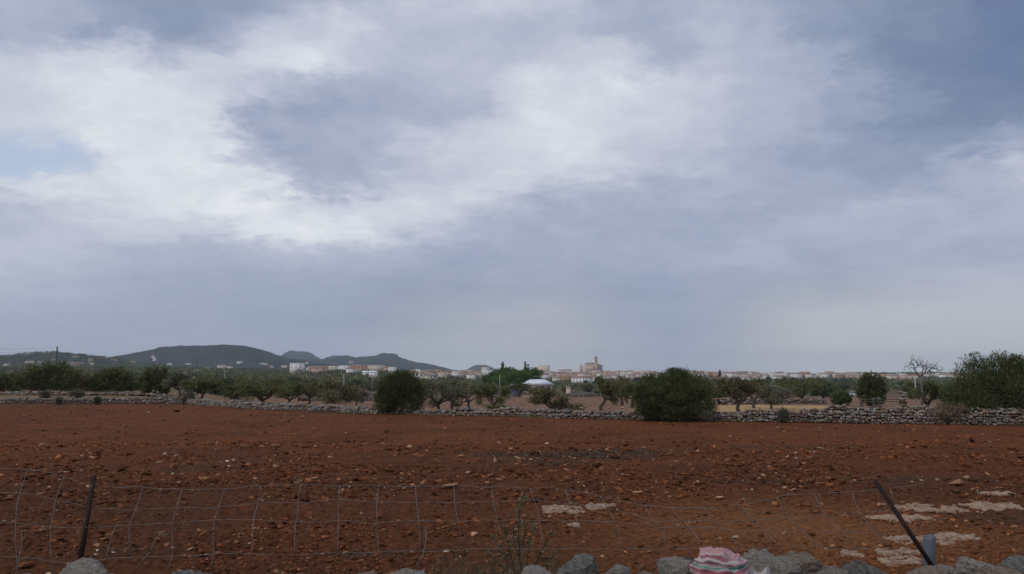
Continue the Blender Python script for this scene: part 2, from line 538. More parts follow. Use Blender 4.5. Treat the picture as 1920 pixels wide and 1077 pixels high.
def build_field():
    na, ny = 520, 470
    A = np.linspace(-1.0, 1.0, na)
    Yv = 5.6 * (75 / 5.6) ** (np.linspace(0, 1, ny))
    X = (A[None] * Yv[:, None]); Y = np.repeat(Yv[:, None], na, 1)
    P = np.stack([X.ravel(), Y.ravel(), np.zeros(X.size)], 1)
    n1 = fbm(P * 4.5, 4, 3, .6); n2 = fbm(P * .5, 3, 9); n3 = vnoise(P * 14, 21)
    sandy = np.exp(-((P[:, 0] - 4.5) / 3.2) ** 2 - ((P[:, 1] - 13.5) / 3.0) ** 2)
    z = ((n1 - .5) * .14 + (n3 - .5) * .05) * (1 - .6 * sandy) + (n2 - .5) * .10
    z += (vnoise(np.stack([P[:, 0] * .35 + P[:, 1] * .1, P[:, 1] * 2.6, P[:, 2]], 1), 40) - .5) * .05
    fade = sstep(0, 3.0, wall_y(P[:, 0]) - P[:, 1])
    z = z * (.25 + .75 * fade)
    z = np.where(P[:, 1] > wall_y(P[:, 0]) + .25, -1.2, z)
    P[:, 2] = z
    c = SOILCOL(P)
    i = np.arange(ny - 1)[:, None] * na; j = np.arange(na - 1)[None]
    q = np.stack([i + j, i + j + 1, i + na + j + 1, i + na + j], -1).reshape(-1, 4)
    o = ob('ploughed_field', mesh('ploughed_field', P, q, M['soil'], c, True))
    tag(o, 'red ploughed field strewn with stones', 'field', kind='structure')
    return P[:, 2]


def SOILCOL(P):
    red = np.array((.138, .0448, .0160)); brown = np.array((.070, .0290, .0130)); sand = np.array((.215, .085, .030)); grey = np.array((.050, .036, .022))
    Pn = P * np.array((1, 1, 0))
    n = fbm(Pn * .33, 4, 61)[:, None]; n2 = fbm(Pn * np.array((1.2, 2.5, 1)), 4, 71)[:, None]
    c = red * (1 - sstep(.45, .7, n)) + (red * .6 + brown * .4) * sstep(.45, .7, n)
    c = c * (.75 + .5 * n2)
    near = sstep(32, 16, P[:, 1])[:, None]
    c = c * (1 - near * .55) + brown * near * .55
    sandy = np.exp(-((P[:, 0] - 4.8) / 3.4) ** 2 - ((P[:, 1] - 13.0) / 3.0) ** 2)[:, None]
    c = c * (1 - .75 * sandy) + sand * .75 * sandy
    # trampled grey-brown dung and stubble patches
    for (px, py, rx, ry, k) in ((1090, 852, 3.4, 1.5, .85), (1010, 868, 1.8, .8, .6), (1500, 840, 2.6, 1.0, .35), (1440, 905, 1.3, .4, .45), (1720, 900, 1.8, .7, .5), (1850, 970, 1.0, .6, .5), (380, 880, 1.6, .7, .35), (690, 1045, .7, .25, .6), (250, 1035, .6, .3, .4)):
        g = gnd(px, py)
        d = ((P[:, 0] - g[0]) / rx) ** 2 + ((P[:, 1] - g[1]) / ry) ** 2
        k2 = k * sstep(1.5, .2, d + (fbm(Pn * 1.9, 3, 31) - .5) * 1.6)[:, None]
        c = c * (1 - k2) + grey * k2
    return c


build_field()


def build_terrain():
    na = 420
    A = np.linspace(-1.15, 1.15, na)
    Yv = np.concatenate([np.linspace(38, 130, 150), 130 * (8000 / 130) ** np.linspace(0, 1, 170)[1:]])
    ny = len(Yv)
    X = (A[None] * Yv[:, None]); Y = np.repeat(Yv[:, None], na, 1)
    P = np.stack([X.ravel(), Y.ravel(), np.zeros(X.size)], 1)
    Pn = P.copy()
    P[:, 2] = T(P[:, 0], P[:, 1]) + (fbm(Pn * .08, 3, 5) - .5) * np.minimum(P[:, 1] / 300, 1) * 1.2 + (fbm(Pn * .7, 3, 6) - .5) * .12
    inside = P[:, 1] < wall_y(P[:, 0]) + .1
    P[:, 2] = np.where(inside, P[:, 2] - 1.5, P[:, 2])
    tan = np.array((.20, .115, .072)); grass = np.array((.15, .11, .06)); straw = np.array((.40, .26, .12)); scr = np.array((.075, .075, .042))
    n = fbm(Pn * .05, 4, 15)[:, None]; n2 = fbm(Pn * .9, 3, 16)[:, None]
    a = P[:, 0] / P[:, 1]
    c = tan * (.8 + .4 * n2)
    far = sstep(150, 330, P[:, 1])[:, None]
    patch = sstep(.5, .62, fbm(Pn * np.array((.012, .006, 0)), 3, 44))[:, None]
    c = c * (1 - far) + far * (scr * (1 - .55 * patch) + tan * .8 * .55 * patch)
    lf = sstep(-.33, -.40, a)[:, None]
    c = c * (1 - .6 * lf) + grass * .6 * lf
    # strip of cut straw beyond the wall on the right
    st = (sstep(.24, .27, a) * sstep(.42, .38, a) * sstep(62, 65, P[:, 1] + 4 * n[:, 0]) * sstep(92, 86, P[:, 1] + 5 * n2[:, 0]))[:, None]
    c = c * (1 - st) + straw * (.8 + .4 * n2) * st
    rt = (sstep(.23, .27, a) * sstep(60, 52, P[:, 1]))[:, None]
    c = c * (1 - .6 * rt) + np.array((.11, .085, .055)) * .6 * rt
    i = np.arange(ny - 1)[:, None] * na; j = np.arange(na - 1)[None]
    q = np.stack([i + j, i + j + 1, i + na + j + 1, i + na + j], -1).reshape(-1, 4)
    o = ob('ground', mesh('ground', P, q, M['terrain'], c, True))
    tag(o, 'open farmland falling away behind the field wall towards the town', 'ground', kind='structure')
    # behind and beside the viewer
    mb = MB()
    mb.add([(-400, -400, .62), (400, -400, .62), (400, 4.4, .62), (-400, 4.4, .62)], np.array([(0, 1, 2, 3)]))
    o = ob('roadside', mb.mesh('roadside', M['road']))
    tag(o, 'gravel verge on the near side of the rubble wall', 'verge', kind='structure')


build_terrain()

# ------------------------------------------------------------------ hills
HILLS = [
    ('hill', 1900, 260, [(-500, 676), (-300, 670), (-120, 668), (0, 664.5), (25, 664), (45, 660.5), (60, 659.5), (85, 659), (110, 658), (130, 660), (150, 662), (175, 665), (200, 667.5), (240, 673), (300, 681), (360, 690), (430, 703)],
     (.050, .058, .034), 'low scrub hill dotted with houses at the far left', 6.0),
    ('hill', 3100, 700, [(120, 703), (160, 686), (205, 668), (240, 661), (265, 657), (285, 653), (296, 649), (310, 647.5), (340, 646), (380, 646), (400, 645), (417, 643.5), (440, 645), (460, 647), (480, 651), (500, 657), (520, 664), (540, 669), (590, 677), (660, 687), (720, 694), (800, 703)],
     (.052, .052, .040), 'broad flat topped dark hill left of centre', 7.0),
    ('hill', 6000, 900, [(470, 703), (505, 682), (525, 668), (535, 660), (546, 656.5), (556, 658.5), (575, 659.5), (583, 662), (592, 668), (602, 673), (640, 684), (700, 703)],
     (.05, .055, .05), 'far blue crag with a blunt top behind the flat topped hill', 14.0),
    ('hill', 5700, 800, [(560, 703), (600, 676), (612, 669), (630, 665.5), (640, 666), (655, 670), (690, 684), (730, 703)],
     (.05, .055, .05), 'small far blue hill between the crag and the rocky peak', 12.0),
    ('hill', 4600, 900, [(440, 690), (500, 677), (560, 673), (600, 673), (630, 671), (642, 666), (650, 664.5), (657, 667), (668, 668.5), (690, 667), (705, 666), (713, 661.5), (720, 659.5), (727, 661.5), (743, 663), (748, 668), (765, 674), (783, 678.5), (800, 680), (820, 685), (845, 691), (880, 699), (930, 703)],
     (.052, .056, .042), 'long ridge with a small rocky peak left of centre', 8.0),
    ('hill', 6500, 800, [(840, 703), (868, 695), (880, 690), (888, 685), (897, 683), (912, 684), (920, 687), (930, 692), (950, 697), (1000, 703)],
     (.05, .055, .045), 'small flat topped knoll beside the umbrella pines', 8.0),
]


def build_hills():
    for hi, (nm, D, depth, sky, colr, lab, rough) in enumerate(HILLS):
        pxs = np.linspace(sky[0][0], sky[-1][0], 420)
        sy = np.interp(pxs, [p[0] for p in sky], [p[1] for p in sky])
        hz = (HOR - sy) / F * D + EYE
        nrow = 70
        v = np.linspace(-1, 1, nrow)
        prof = np.where(v < 0, np.clip(1 - np.abs(v) ** 1.35, 0, 1), np.clip(1 - v ** 1.5, 0, 1))
        X = np.array([xat(p, D) for p in pxs])
        VX = np.repeat(X[None], nrow, 0) * (1 + v[:, None] * depth / D)
        VY = np.repeat((D + v * depth)[:, None], len(pxs), 1)
        H = hz[None] * prof[:, None]
        P = np.stack([VX.ravel(), VY.ravel(), H.ravel()], 1)
        k = np.array((1, 1, 0)) / (depth * .16)
        gull = fbm(P * k * np.array((1.5, .6, 0)), 4, 50 + hi) - .5
        edge = (1 - np.repeat(prof[:, None], len(pxs), 1).ravel() ** 6)
        P[:, 2] += gull * .30 * P[:, 2] * edge + (fbm(P * np.array((1, 1, 0)) / 22, 2, 90 + hi) - .5) * rough * np.clip(P[:, 2] / 30, 0, 1)
        P[:, 2] -= 6
        n = fbm(P * np.array((1, 1, 2)) / 60, 4, 33 + hi)[:, None]
        n2 = sstep(.52, .68, fbm(P * np.array((.6, .6, 3)) / 45, 4, 38 + hi))[:, None]
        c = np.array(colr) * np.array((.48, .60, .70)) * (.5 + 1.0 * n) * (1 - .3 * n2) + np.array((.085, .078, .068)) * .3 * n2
        na = len(pxs)
        i = np.arange(nrow - 1)[:, None] * na; j = np.arange(na - 1)[None]
        q = np.stack([i + j, i + j + 1, i + na + j + 1, i + na + j], -1).reshape(-1, 4)
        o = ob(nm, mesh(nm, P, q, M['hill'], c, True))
        tag(o, lab, 'hill', kind='structure')


build_hills()

# ------------------------------------------------------------------ field stones and clods
def stone_cols(r, n):
    kinds = r.random(n)
    base = np.where(kinds[:, None] < .60, np.array((.17, .055, .019)), np.where(kinds[:, None] < .86, np.array((.24, .10, .046)), np.where(kinds[:, None] < .985, np.array((.38, .22, .13)), np.array((.52, .41, .31)))))
    return base * r.uniform(.55, 1.35, (n, 1))


def build_clods():
    r = np.random.default_rng(11)
    Y = np.concatenate([9.2 * (30 / 9.2) ** r.random(64000) , np.sqrt(r.uniform(26 ** 2, 66 ** 2, 34000))])
    n = len(Y)
    X = r.uniform(-.74, .74, n) * Y
    keep = Y < wall_y(X) - .4
    sandy = np.exp(-((X - 4.8) / 3.0) ** 2 - ((Y - 13.2) / 2.6) ** 2)
    keep &= r.random(n) > .7 * sandy
    clump = fbm(np.stack([X * .6, Y * .6, X * 0], 1), 3, 77)
    keep &= r.random(n) < sstep(.36, .60, clump) * 1.1 + .10
    X, Y = X[keep], Y[keep]; n = len(X)
    s = np.exp(r.normal(math.log(.0145), .64, n)); s = np.clip(s, .006, .07) * np.clip(Y / 14, .85, 1.5) * np.where(Y > 30, .8, 1)
    V0, F0 = ICO[0]
    J = r.uniform(.4, 1.5, (n, 12, 1))
    V = V0[None] * J
    sc = np.stack([r.uniform(.8, 1.7, n), r.uniform(.7, 1.2, n), r.uniform(.25, .65, n)], 1)
    V = V * sc[:, None]
    a = r.uniform(0, 6.28, n); c, si = np.cos(a)[:, None], np.sin(a)[:, None]
    V = np.stack([V[..., 0] * c - V[..., 1] * si, V[..., 0] * si + V[..., 1] * c, V[..., 2] + V[..., 0] * r.normal(0, .25, (n, 1))], -1) * s[:, None, None]
    z0 = FIELDZ(X, Y)
    V += np.stack([X, Y, z0 + s * .18], 1)[:, None]
    Fc = (F0[None] + (np.arange(n) * 12)[:, None, None]).reshape(-1, 3)
    cc = stone_cols(r, n)
    soil = SOILCOL(np.stack([X, Y, X * 0], 1))
    w = r.random((n, 1)) < .62
    cc = np.where(w, soil * np.exp(r.normal(.1, .5, (n, 1))), cc)
    o = ob('loose_stones', mesh('loose_stones', V.reshape(-1, 3), Fc, M['clod'], np.repeat(cc, 12, 0)))
    tag(o, 'small stones and clods covering the red ploughed soil', 'stones', kind='stuff')


def FIELDZ(X, Y):
    P = np.stack([X, Y, np.zeros(len(X))], 1)
    n1 = fbm(P * 4.5, 4, 3, .6); n2 = fbm(P * .5, 3, 9); n3 = vnoise(P * 14, 21)
    sandy = np.exp(-((P[:, 0] - 4.5) / 3.2) ** 2 - ((P[:, 1] - 13.5) / 3.0) ** 2)
    z = ((n1 - .5) * .14 + (n3 - .5) * .05) * (1 - .6 * sandy) + (n2 - .5) * .10
    z += (vnoise(np.stack([P[:, 0] * .35 + P[:, 1] * .1, P[:, 1] * 2.6, P[:, 2]], 1), 40) - .5) * .05
    return z


build_clods()

ROCKM = []
for k in range(10):
    V, Fc = rock(2, 100 + k, .15, .22, (1, .75, .5), 12, (.35, .75))
    ROCKM.append((V, Fc))
FST = []
_r = np.random.default_rng(5)
for tone, c in (('pale', (.42, .30, .20)), ('brown', (.28, .15, .078)), ('red', (.21, .088, .040)), ('grey', (.26, .18, .12))):
    for k in range(4):
        V, Fc = ROCKM[_r.integers(10)]
        cv = np.array(c) * (.75 + .5 * fbm(V * 2.2, 3, k + 3))[:, None]
        FST.append((tone, mesh('field_stone', V, Fc, M['fstone'], cv)))


def fz(x, y):
    return float(FIELDZ(np.array([x]), np.array([y]))[0])


def build_field_stones():
    big = [  # px, py, width px, tone, label, extra scale
        (383, 895, 29, 1, 'square cut brown block lying on the red soil above the left fence post', (1, .7, .8)),
        (332, 771, 16, 2, 'dark peaked stone far back in the field near the left wall', (1, .8, .8)),
        (567, 782, 11, 1, 'orange stone at the foot of the far wall left of centre', (1, .8, .6)),
        (866, 857, 17, 1, 'orange brown slab stone in mid field left of centre', (1, .7, .5)),
        (1132, 868, 22, 2, 'red slanted stone beside the dark stubble patch', (1, .7, .7)),
        (1207, 842, 13, 1, 'tan slanted stone above the dark stubble patch', (1, .7, .6)),
        (1795, 909, 36, 1, 'large split brown boulder with a dark hollow at the right', (1, .7, .6)),
        (1381, 1013, 18, 0, 'pale pointed stone just above the striped sack', (1, .7, .9)),
        (1218, 1038, 15, 1, 'orange rounded stone just left of the striped sack', (1, .8, .7)),
        (520, 1072, 18, 1, 'orange round stone at the bottom left of centre', (1, .8, .7)),
        (20, 935, 22, 2, 'red clod like stone beside the left edge below the top wire', (1, .8, .7)),
        (78, 998, 24, 1, 'angular brown stone left of the upright rusty post', (1, .7, .6)),
        (47, 1057, 40, 2, 'broad red brown slab by the lower left corner', (1, .7, .45)),
        (196, 1017, 20, 1, 'flat tan oval stone right of the upright rusty post', (1, .7, .4)),
        (306, 1000, 18, 1, 'upright orange stone behind the second fence square', (1, .6, .9)),
        (848, 915, 40, 1, 'long flat pale brown slab under the top wire near centre', (1, .4, .2)),
        (1538, 842, 26, 0, 'flat white slab far out on the right of the field', (1, .5, .2)),
        (36, 910, 18, 0, 'crooked white stone near the left edge of the field', (1, .5, .5)),
        (1492, 850, 12, 0, 'bright white stone right of centre in mid field', (1, .8, .7)),
    ]
    for (px, py, wp, tone, lab, sc) in big:
        g = gnd(px, py + wp * .1)
        Y = g[1]
        s = wp / F * Y * .55
        me = FST[tone * 4 + int(_r.integers(4))][1]
        o = ob('field_stone', me, None, (g[0], Y, fz(g[0], Y) + s * .25), (_r.normal(0, .15), _r.normal(0, .15), _r.uniform(-.5, .5)), (s * sc[0], s * sc[1] * 1.2, s * sc[2] * 1.4))
        tag(o, lab, 'stone', 'stones lying on the field')
    tones = {'pale': 'small pale stone lying loose on the red ploughed soil', 'brown': 'small tan brown stone lying loose on the red ploughed soil',
             'red': 'small reddish stone lying loose on the red ploughed soil', 'grey': 'small greyish stone lying loose on the red ploughed soil'}
    n = 0
    while n < 280:
        Y = 9.6 * (40 / 9.6) ** _r.random()
        X = _r.uniform(-.68, .68) * Y
        if Y > wall_y(X) - 1:
            continue
        s = np.clip(math.exp(_r.normal(math.log(.036), .42)), .022, .11) * max(1, Y / 20)
        k = int(_r.choice([0, 1, 2, 3], p=[.13, .42, .35, .10])) * 4 + int(_r.integers(4))
        o = ob('field_stone', FST[k][1], None, (X, Y, fz(X, Y) + s * .08), (_r.normal(0, .2), _r.normal(0, .2), _r.uniform(0, 6.28)), (s * _r.uniform(.9, 1.5), s * _r.uniform(.7, 1), s * _r.uniform(.6, 1.1)))
        tag(o, tones[FST[k][0]], 'stone', 'small ' + FST[k][0] + ' field stones')
        n += 1


build_field_stones()


def build_outcrops():
    L = [  # px, py, half width px, half depth m, label
        (1055, 956, 32, .38, 'left of the two ragged pale bedrock patches right of the green weed'),
        (1128, 951, 26, .30, 'right of the two ragged pale bedrock patches right of the green weed'),
        (1735, 953, 58, .35, 'long pale bedrock shelf crossed by the leaning post'),
        (1860, 949, 44, .32, 'pale bedrock shelf by the right edge of the field'),
        (1865, 927, 28, .18, 'thin pale bedrock streak highest up at the right edge'),
        (1690, 973, 52, .25, 'flat pale bedrock streak just below the shelf crossed by the leaning post'),
        (1720, 1012, 45, .26, 'pale bedrock patch directly behind the grey pipe'),
        (1790, 1008, 36, .22, 'pale bedrock patch just right of the grey pipe'),
        (1690, 1036, 38, .18, 'narrow pale bedrock patch left of the grey pipe'),
        (1690, 1053, 34, .20, 'lowest speckled pale bedrock patch left of the grey pipe'),
        (1592, 1040, 18, .12, 'small pale bedrock chip between the two grey wall stones'),
        (1075, 985, 10, .10, 'tiny pale bedrock chip below the ragged pair of patches'),
    ]
    for k, (px, py, hw, hd, lab) in enumerate(L):
        g = gnd(px, py)
        hx = hw / F * g[1]
        n = 44
        u = np.linspace(-1.15, 1.15, n)
        U, W = np.meshgrid(u, u)
        P = np.stack([U.ravel() * hx, W.ravel() * hd, np.zeros(n * n)], 1)
        rr = U.ravel() ** 2 + W.ravel() ** 2
        base = FIELDZ(P[:, 0] + g[0], P[:, 1] + g[1])
        base_s = base * .5
        h = .045 * (1 - rr) - .02 + (fbm(P * np.array((4.2, 15, 0)) + k * 9, 5, 300 + k, .68) - .5) * .50
        P[:, 2] = base_s + np.clip(h, -.2, .010 + .045 * fbm(P * 11, 3, k)) + .004
        i = np.arange(n - 1)[:, None] * n; j = np.arange(n - 1)[None]
        q = np.stack([i + j, i + j + 1, i + n + j + 1, i + n + j], -1).reshape(-1, 4)
        V = np.concatenate([P, P * (1, 1, 0) + (0, 0, -.4)])   # closed slab reaching into the soil
        rim = np.concatenate([np.arange(n), np.arange(1, n) * n + n - 1, (n * n - 1 - np.arange(1, n)), (np.arange(n - 2, 0, -1) * n)])
        r2 = np.roll(rim, -1)
        o = ob('rock_outcrop', mesh('rock_outcrop', V, [q, np.stack([rim, rim + n * n, r2 + n * n, r2], 1)], M['lime'], None, False), None, (g[0], g[1], 0))
        tag(o, lab, 'rock outcrop', 'pale bedrock patches in the field')


build_outcrops()

# ------------------------------------------------------------------ dry-stone walls
def wall_tone(r, n):
    k = r.random(n)
    b = np.where(k[:, None] < .62, np.array((.30, .265, .23)), np.where(k[:, None] < .87, np.array((.30, .225, .165)), np.where(k[:, None] < .97, np.array((.40, .36, .31)), np.array((.26, .14, .085)))))
    return b * r.uniform(.45, 1.1, (n, 1))


WSTONE = [rock(1, 400 + k, .62, .22, (1, 1, 1)) for k in range(10)]
WMESH = []
_r2 = np.random.default_rng(17)
for k in range(10):
    for c in wall_tone(_r2, 2):
        WMESH.append(mesh('stone', WSTONE[k][0], WSTONE[k][1], M['wallstone'], np.broadcast_to(c, WSTONE[k][0].shape) * (.8 + .4 * fbm(WSTONE[k][0] * 2, 2, k))[:, None]))


def dry_wall(name, label, pts, hts, thick=.55, stone=.20, coping=True, parts=0, seed=1, zfun=None, group=None, jag=.05):
    """pts: (n,2) ground line. Front face (towards -Y) and top are laid stone by stone."""
    r = np.random.default_rng(seed)
    pts = np.asarray(pts, float)
    seg = np.linalg.norm(np.diff(pts, axis=0), axis=1); S = np.concatenate([[0], np.cumsum(seg)])
    Ltot = S[-1]
    fx = lambda s: np.array((np.interp(s, S, pts[:, 0]), np.interp(s, S, pts[:, 1])))
    hf = lambda s: np.interp(s, S, hts)
    zf = zfun or (lambda x, y: 0.0)
    root = ob(name, None, None, (*fx(Ltot / 2), zf(*fx(Ltot / 2))))
    inv = -np.array(root.location)
    spots = []
    # courses on the front face and a coarser back face
    for face, step in ((-1, 1.0), (1, 1.6)):
        z = 0.0
        s_h = stone * .70 * step
        row = 0
        hmax = max(hts)
        while z < hmax:
            s = r.uniform(0, stone)
            while s < Ltot:
                w = stone * step * (r.uniform(.4, 1.1) if r.random() < .75 else r.uniform(1.1, 2.0))
                hh = hf(s)
                if z < hh - s_h * .6:
                    spots.append((s + w / 2, face, z + s_h * .5 + r.normal(0, .2) * s_h, w, s_h * r.uniform(.75, 1.3), False))
                s += w * .96
            z += s_h * .95
    if coping:
        s = 0.0
        while s < Ltot:
            w = stone * r.uniform(.35, .8)
            spots.append((s + w / 2, 0, hf(s) + stone * .28 + r.normal(0, jag), w, stone * r.uniform(.8, 1.35), True))
            s += w * 1.02
    items = []
    for (s, face, z, w, h, cop) in spots:
        p = fx(s); q = fx(min(s + .1, Ltot)) - fx(max(s - .1, 0)); ang = math.atan2(q[1], q[0])
        nrm = np.array((-math.sin(ang), math.cos(ang)))
        off = face * (thick / 2 - stone * .12) + r.normal(0, .02)
        x, y = p + nrm * off
        dim = np.array((w * .545, (thick * .5 if cop else stone * .5), h * .55))
        items.append((x, y, z + zf(x, y), ang + r.normal(0, .08), dim, r.normal(0, .16), face, cop))
    dist = np.array([math.hypot(i[0], i[1]) + (0 if i[6] <= 0 else 1000) - i[4][0] * 60 for i in items])
    infr = np.array([abs(i[0] / i[1]) < .655 for i in items])
    order = np.argsort(np.where(infr, dist, 5000))
    single = set(order[:parts].tolist())
    mb = MB(); cols = wall_tone(r, len(items))
    for k, (x, y, z, a, dim, tilt, face, cop) in enumerate(items):
        if k in single:
            o = ob('stone', WMESH[int(r.integers(len(WMESH)))], root, np.array((x, y, z)) + inv, (r.normal(0, .1), tilt, a), dim)
        else:
            V, Fc = WSTONE[int(r.integers(10))]
            V = V * dim
            ct, st = math.cos(tilt), math.sin(tilt)
            V = np.stack([V[:, 0] * ct + V[:, 2] * st, V[:, 1], -V[:, 0] * st + V[:, 2] * ct], 1)
            V = rotz(V, a) + np.array((x, y, z)) + inv
            mb.add(V, Fc, cols[k])
    if mb.n:
        tag(ob('stones', mb.mesh('stones', M['wallstone']), root), kind='stuff')
    cm = MB()  # dark solid core, added behind the stones to block light through the gaps
    n = max(int(Ltot / .8), 3)
    ss = np.linspace(0, Ltot, n)
    Vc = []
    for s in ss:
        p = fx(s); q = fx(min(s + .1, Ltot)) - fx(max(s - .1, 0)); q = q / np.linalg.norm(q); nr = np.array((-q[1], q[0]))
        t = thick / 2 - stone * .28
        z0 = zf(*p)
        for (o_, zz) in ((-t, -.4), (-t, hf(s) - stone * .1), (t, hf(s) - stone * .1), (t, -.4)):
            Vc.append((p[0] + nr[0] * o_, p[1] + nr[1] * o_, z0 + zz))
    i = np.arange(n - 1)[:, None] * 4; j = np.arange(4)[None]; k = (j + 1) % 4
    qd = np.stack([i + j, i + k, i + 4 + k, i + 4 + j], -1).reshape(-1, 4)
    cm.add(np.array(Vc) + inv, [qd, np.array([(0, 1, 2, 3), (4 * n - 1, 4 * n - 2, 4 * n - 3, 4 * n - 4)])])
    ob('core', cm.mesh('core', M['core']), root)
    tag(root, label, 'stone wall', group)
    return root


wsel = (WP[:, 0] > -52) & (WP[:, 0] < 36)
def wav(n, seed, amp):
    return (vnoise(np.stack([np.arange(n) * .37 + seed, np.zeros(n), np.zeros(n)], 1), seed) - .5) * 2 * amp


_xs = np.linspace(-52, 36, 180)
_wp = np.stack([_xs, wall_y(_xs)], 1)
_wh = np.interp(_xs, WP[:, 0], WH) - .23 + wav(180, 3, .10) + wav(180, 8, .05)
dry_wall('field_wall', 'long grey drystone wall closing the far side of the red field', _wp, _wh, .6, .20, True, 300, 21)


def tz(x, y):
    return float(T(x, y))


def line(pxa, Ya, pxb, Yb, n=8):
    xa, xb = xat(pxa, Ya), xat(pxb, Yb)
    return np.stack([np.linspace(xa, xb, n), np.linspace(Ya, Yb, n)], 1)


pw = line(1532, 46.5, 1780, 47.0, 14)
dry_wall('rubble_wall', 'tumbled second drystone wall right of centre behind the field wall', pw, [.3, .70, .72, .56, .58, .62, .60, .58, .60, .66, .62, .60, .56, .50], .6, .22, False, 60, 31, tz)
dry_wall('bank_wall', 'low collapsed stone bank above the left field wall', line(-90, 74, 345, 75, 10), np.full(10, .22), .5, .26, False, 0, 33, tz)
dry_wall('orchard_wall', 'low grey wall across the brown orchard behind the leaning almond', line(560, 118, 700, 122, 6), np.full(6, .75), .5, .3, False, 0, 35, tz)
dry_wall('orchard_wall', 'low pale wall at the back of the brown field under the town', line(1042, 222, 1200, 226, 6), np.full(6, 1.0), .6, .45, False, 0, 37, tz)
dry_wall('orchard_wall', 'low grey wall behind the straw strip at the right', line(1345, 92, 1545, 96, 8), np.full(8, .7), .5, .3, False, 0, 39, tz)

# ------------------------------------------------------------------ foliage
def leafmesh(r, P, D, ln, wd, cols):
    n = len(P)
    D = D / (np.linalg.norm(D, axis=1)[:, None] + 1e-9)
    S = np.cross(D, r.normal(size=(n, 3))); S /= np.linalg.norm(S, axis=1)[:, None] + 1e-9
    l = (ln * r.uniform(.6, 1.4, n))[:, None]; w = (wd * r.uniform(.6, 1.4, n))[:, None]
    V = np.stack([P, P + D * l * .5 + S * w * .5, P + D * l, P + D * l * .5 - S * w * .5], 1)
    Fc = np.arange(n * 4).reshape(n, 4)
    return V.reshape(-1, 3), Fc, np.repeat(cols, 4, 0)


def lobed_crown(r, lobes, n, ln, wd, c0, c1, up=.6, seed=0, ragged=.22, shell=.72, twig=None):
    """leaves through a set of lobes (centre, radii): dense at the skin, thin inside, ragged outline"""
    lobes = [(np.array(c, float), np.array(rad, float)) for c, rad in lobes]
    area = np.array([np.prod(rad) ** (2 / 3) for _, rad in lobes]); area /= area.sum()
    Vs, Ps, Ds = [], [], []
    for (c, rad), fr in zip(lobes, area):
        m = int(n * fr)
        # clumps
        nc = max(int(m / 26), 6)
        d = r.normal(size=(nc, 3)); d /= np.linalg.norm(d, axis=1)[:, None]
        rr = (shell + (1 - shell) * r.random(nc)) * (1 + ragged * 2 * (fbm(d * 2.2 + seed + c, 3, seed) - .5)) * (r.random(nc) ** .12)
        cl = c + d * rad * rr[:, None]
        ci = r.integers(nc, size=m)
        size = np.mean(rad) * .13
        off = r.normal(size=(m, 3)) * size * np.array((1, 1, .8))
        P = cl[ci] + off
        out = (P - c) / rad; out /= np.linalg.norm(out, axis=1)[:, None] + 1e-9
        D = out * .7 + np.array((0, 0, up)) + r.normal(size=(m, 3)) * .55
        Ps.append(P); Ds.append(D)
        Vs.append(np.repeat(r.random(nc)[:, None], 1, 1)[ci])
    P = np.concatenate(Ps); D = np.concatenate(Ds); t = np.concatenate(Vs)
    t = np.clip(t * .7 + r.random(t.shape) * .3, 0, 1)
    col = np.array(c0) * (1 - t) + np.array(c1) * t
    zmin = .04
    P[:, 2] = np.maximum(P[:, 2], zmin + r.random(len(P)) * .1)
    return leafmesh(r, P, D, ln, wd, col)


def branches(r, mb, p, d, length, rad, depth, tips, spread=.6, gnarl=.25, up=.12, nseg=4, kids=(2, 3), col=None, shrink=.7):
    P = [np.array(p, float)]; d = np.array(d, float) / np.linalg.norm(d)
    for s in range(nseg):
        d = d + r.normal(size=3) * gnarl + np.array((0, 0, up)); d /= np.linalg.norm(d)
        P.append(P[-1] + d * length / nseg)
    R = np.linspace(rad, rad * .62, nseg + 1)
    mb.tube(P, R, 6 if depth > 1 else 4, col, cap=False)
    if depth <= 0:
        tips.append((P[-1], d)); tips.append((P[-2], d)); return
    for k in range(r.integers(kids[0], kids[1] + 1)):
        nd = d + r.normal(size=3) * spread * np.array((1, 1, .6)); nd /= np.linalg.norm(nd)
        branches(r, mb, P[-1] if k < 2 else P[-2], nd, length * shrink * r.uniform(.8, 1.15), rad * .6, depth - 1, tips, spread, gnarl, up, max(nseg - 1, 2), kids, col, shrink)


OLIVE = ((.046, .062, .022), (.118, .136, .052))
ALMOND = ((.11, .098, .048), (.21, .18, .090))
SCRUB = ((.066, .084, .030), (.165, .170, .066))
GREYG = ((.10, .097, .065), (.19, .175, .115))
DRYG = ((.15, .12, .075), (.25, .20, .125))
PINE = ((.055, .105, .020), (.14, .22, .05))


def thing_tree(name, label, cat, loc, trunk, crown, group=None, rz=0.0, scale=None, crown_mat='leaf', trunk_mat='bark'):
    root = ob(name, None, None, loc, (0, 0, rz), scale)
    if trunk is not None:
        ob('trunk', trunk, root)
    if crown is not None:
        ob('crown', crown, root)
    tag(root, label, cat, group)
    return root


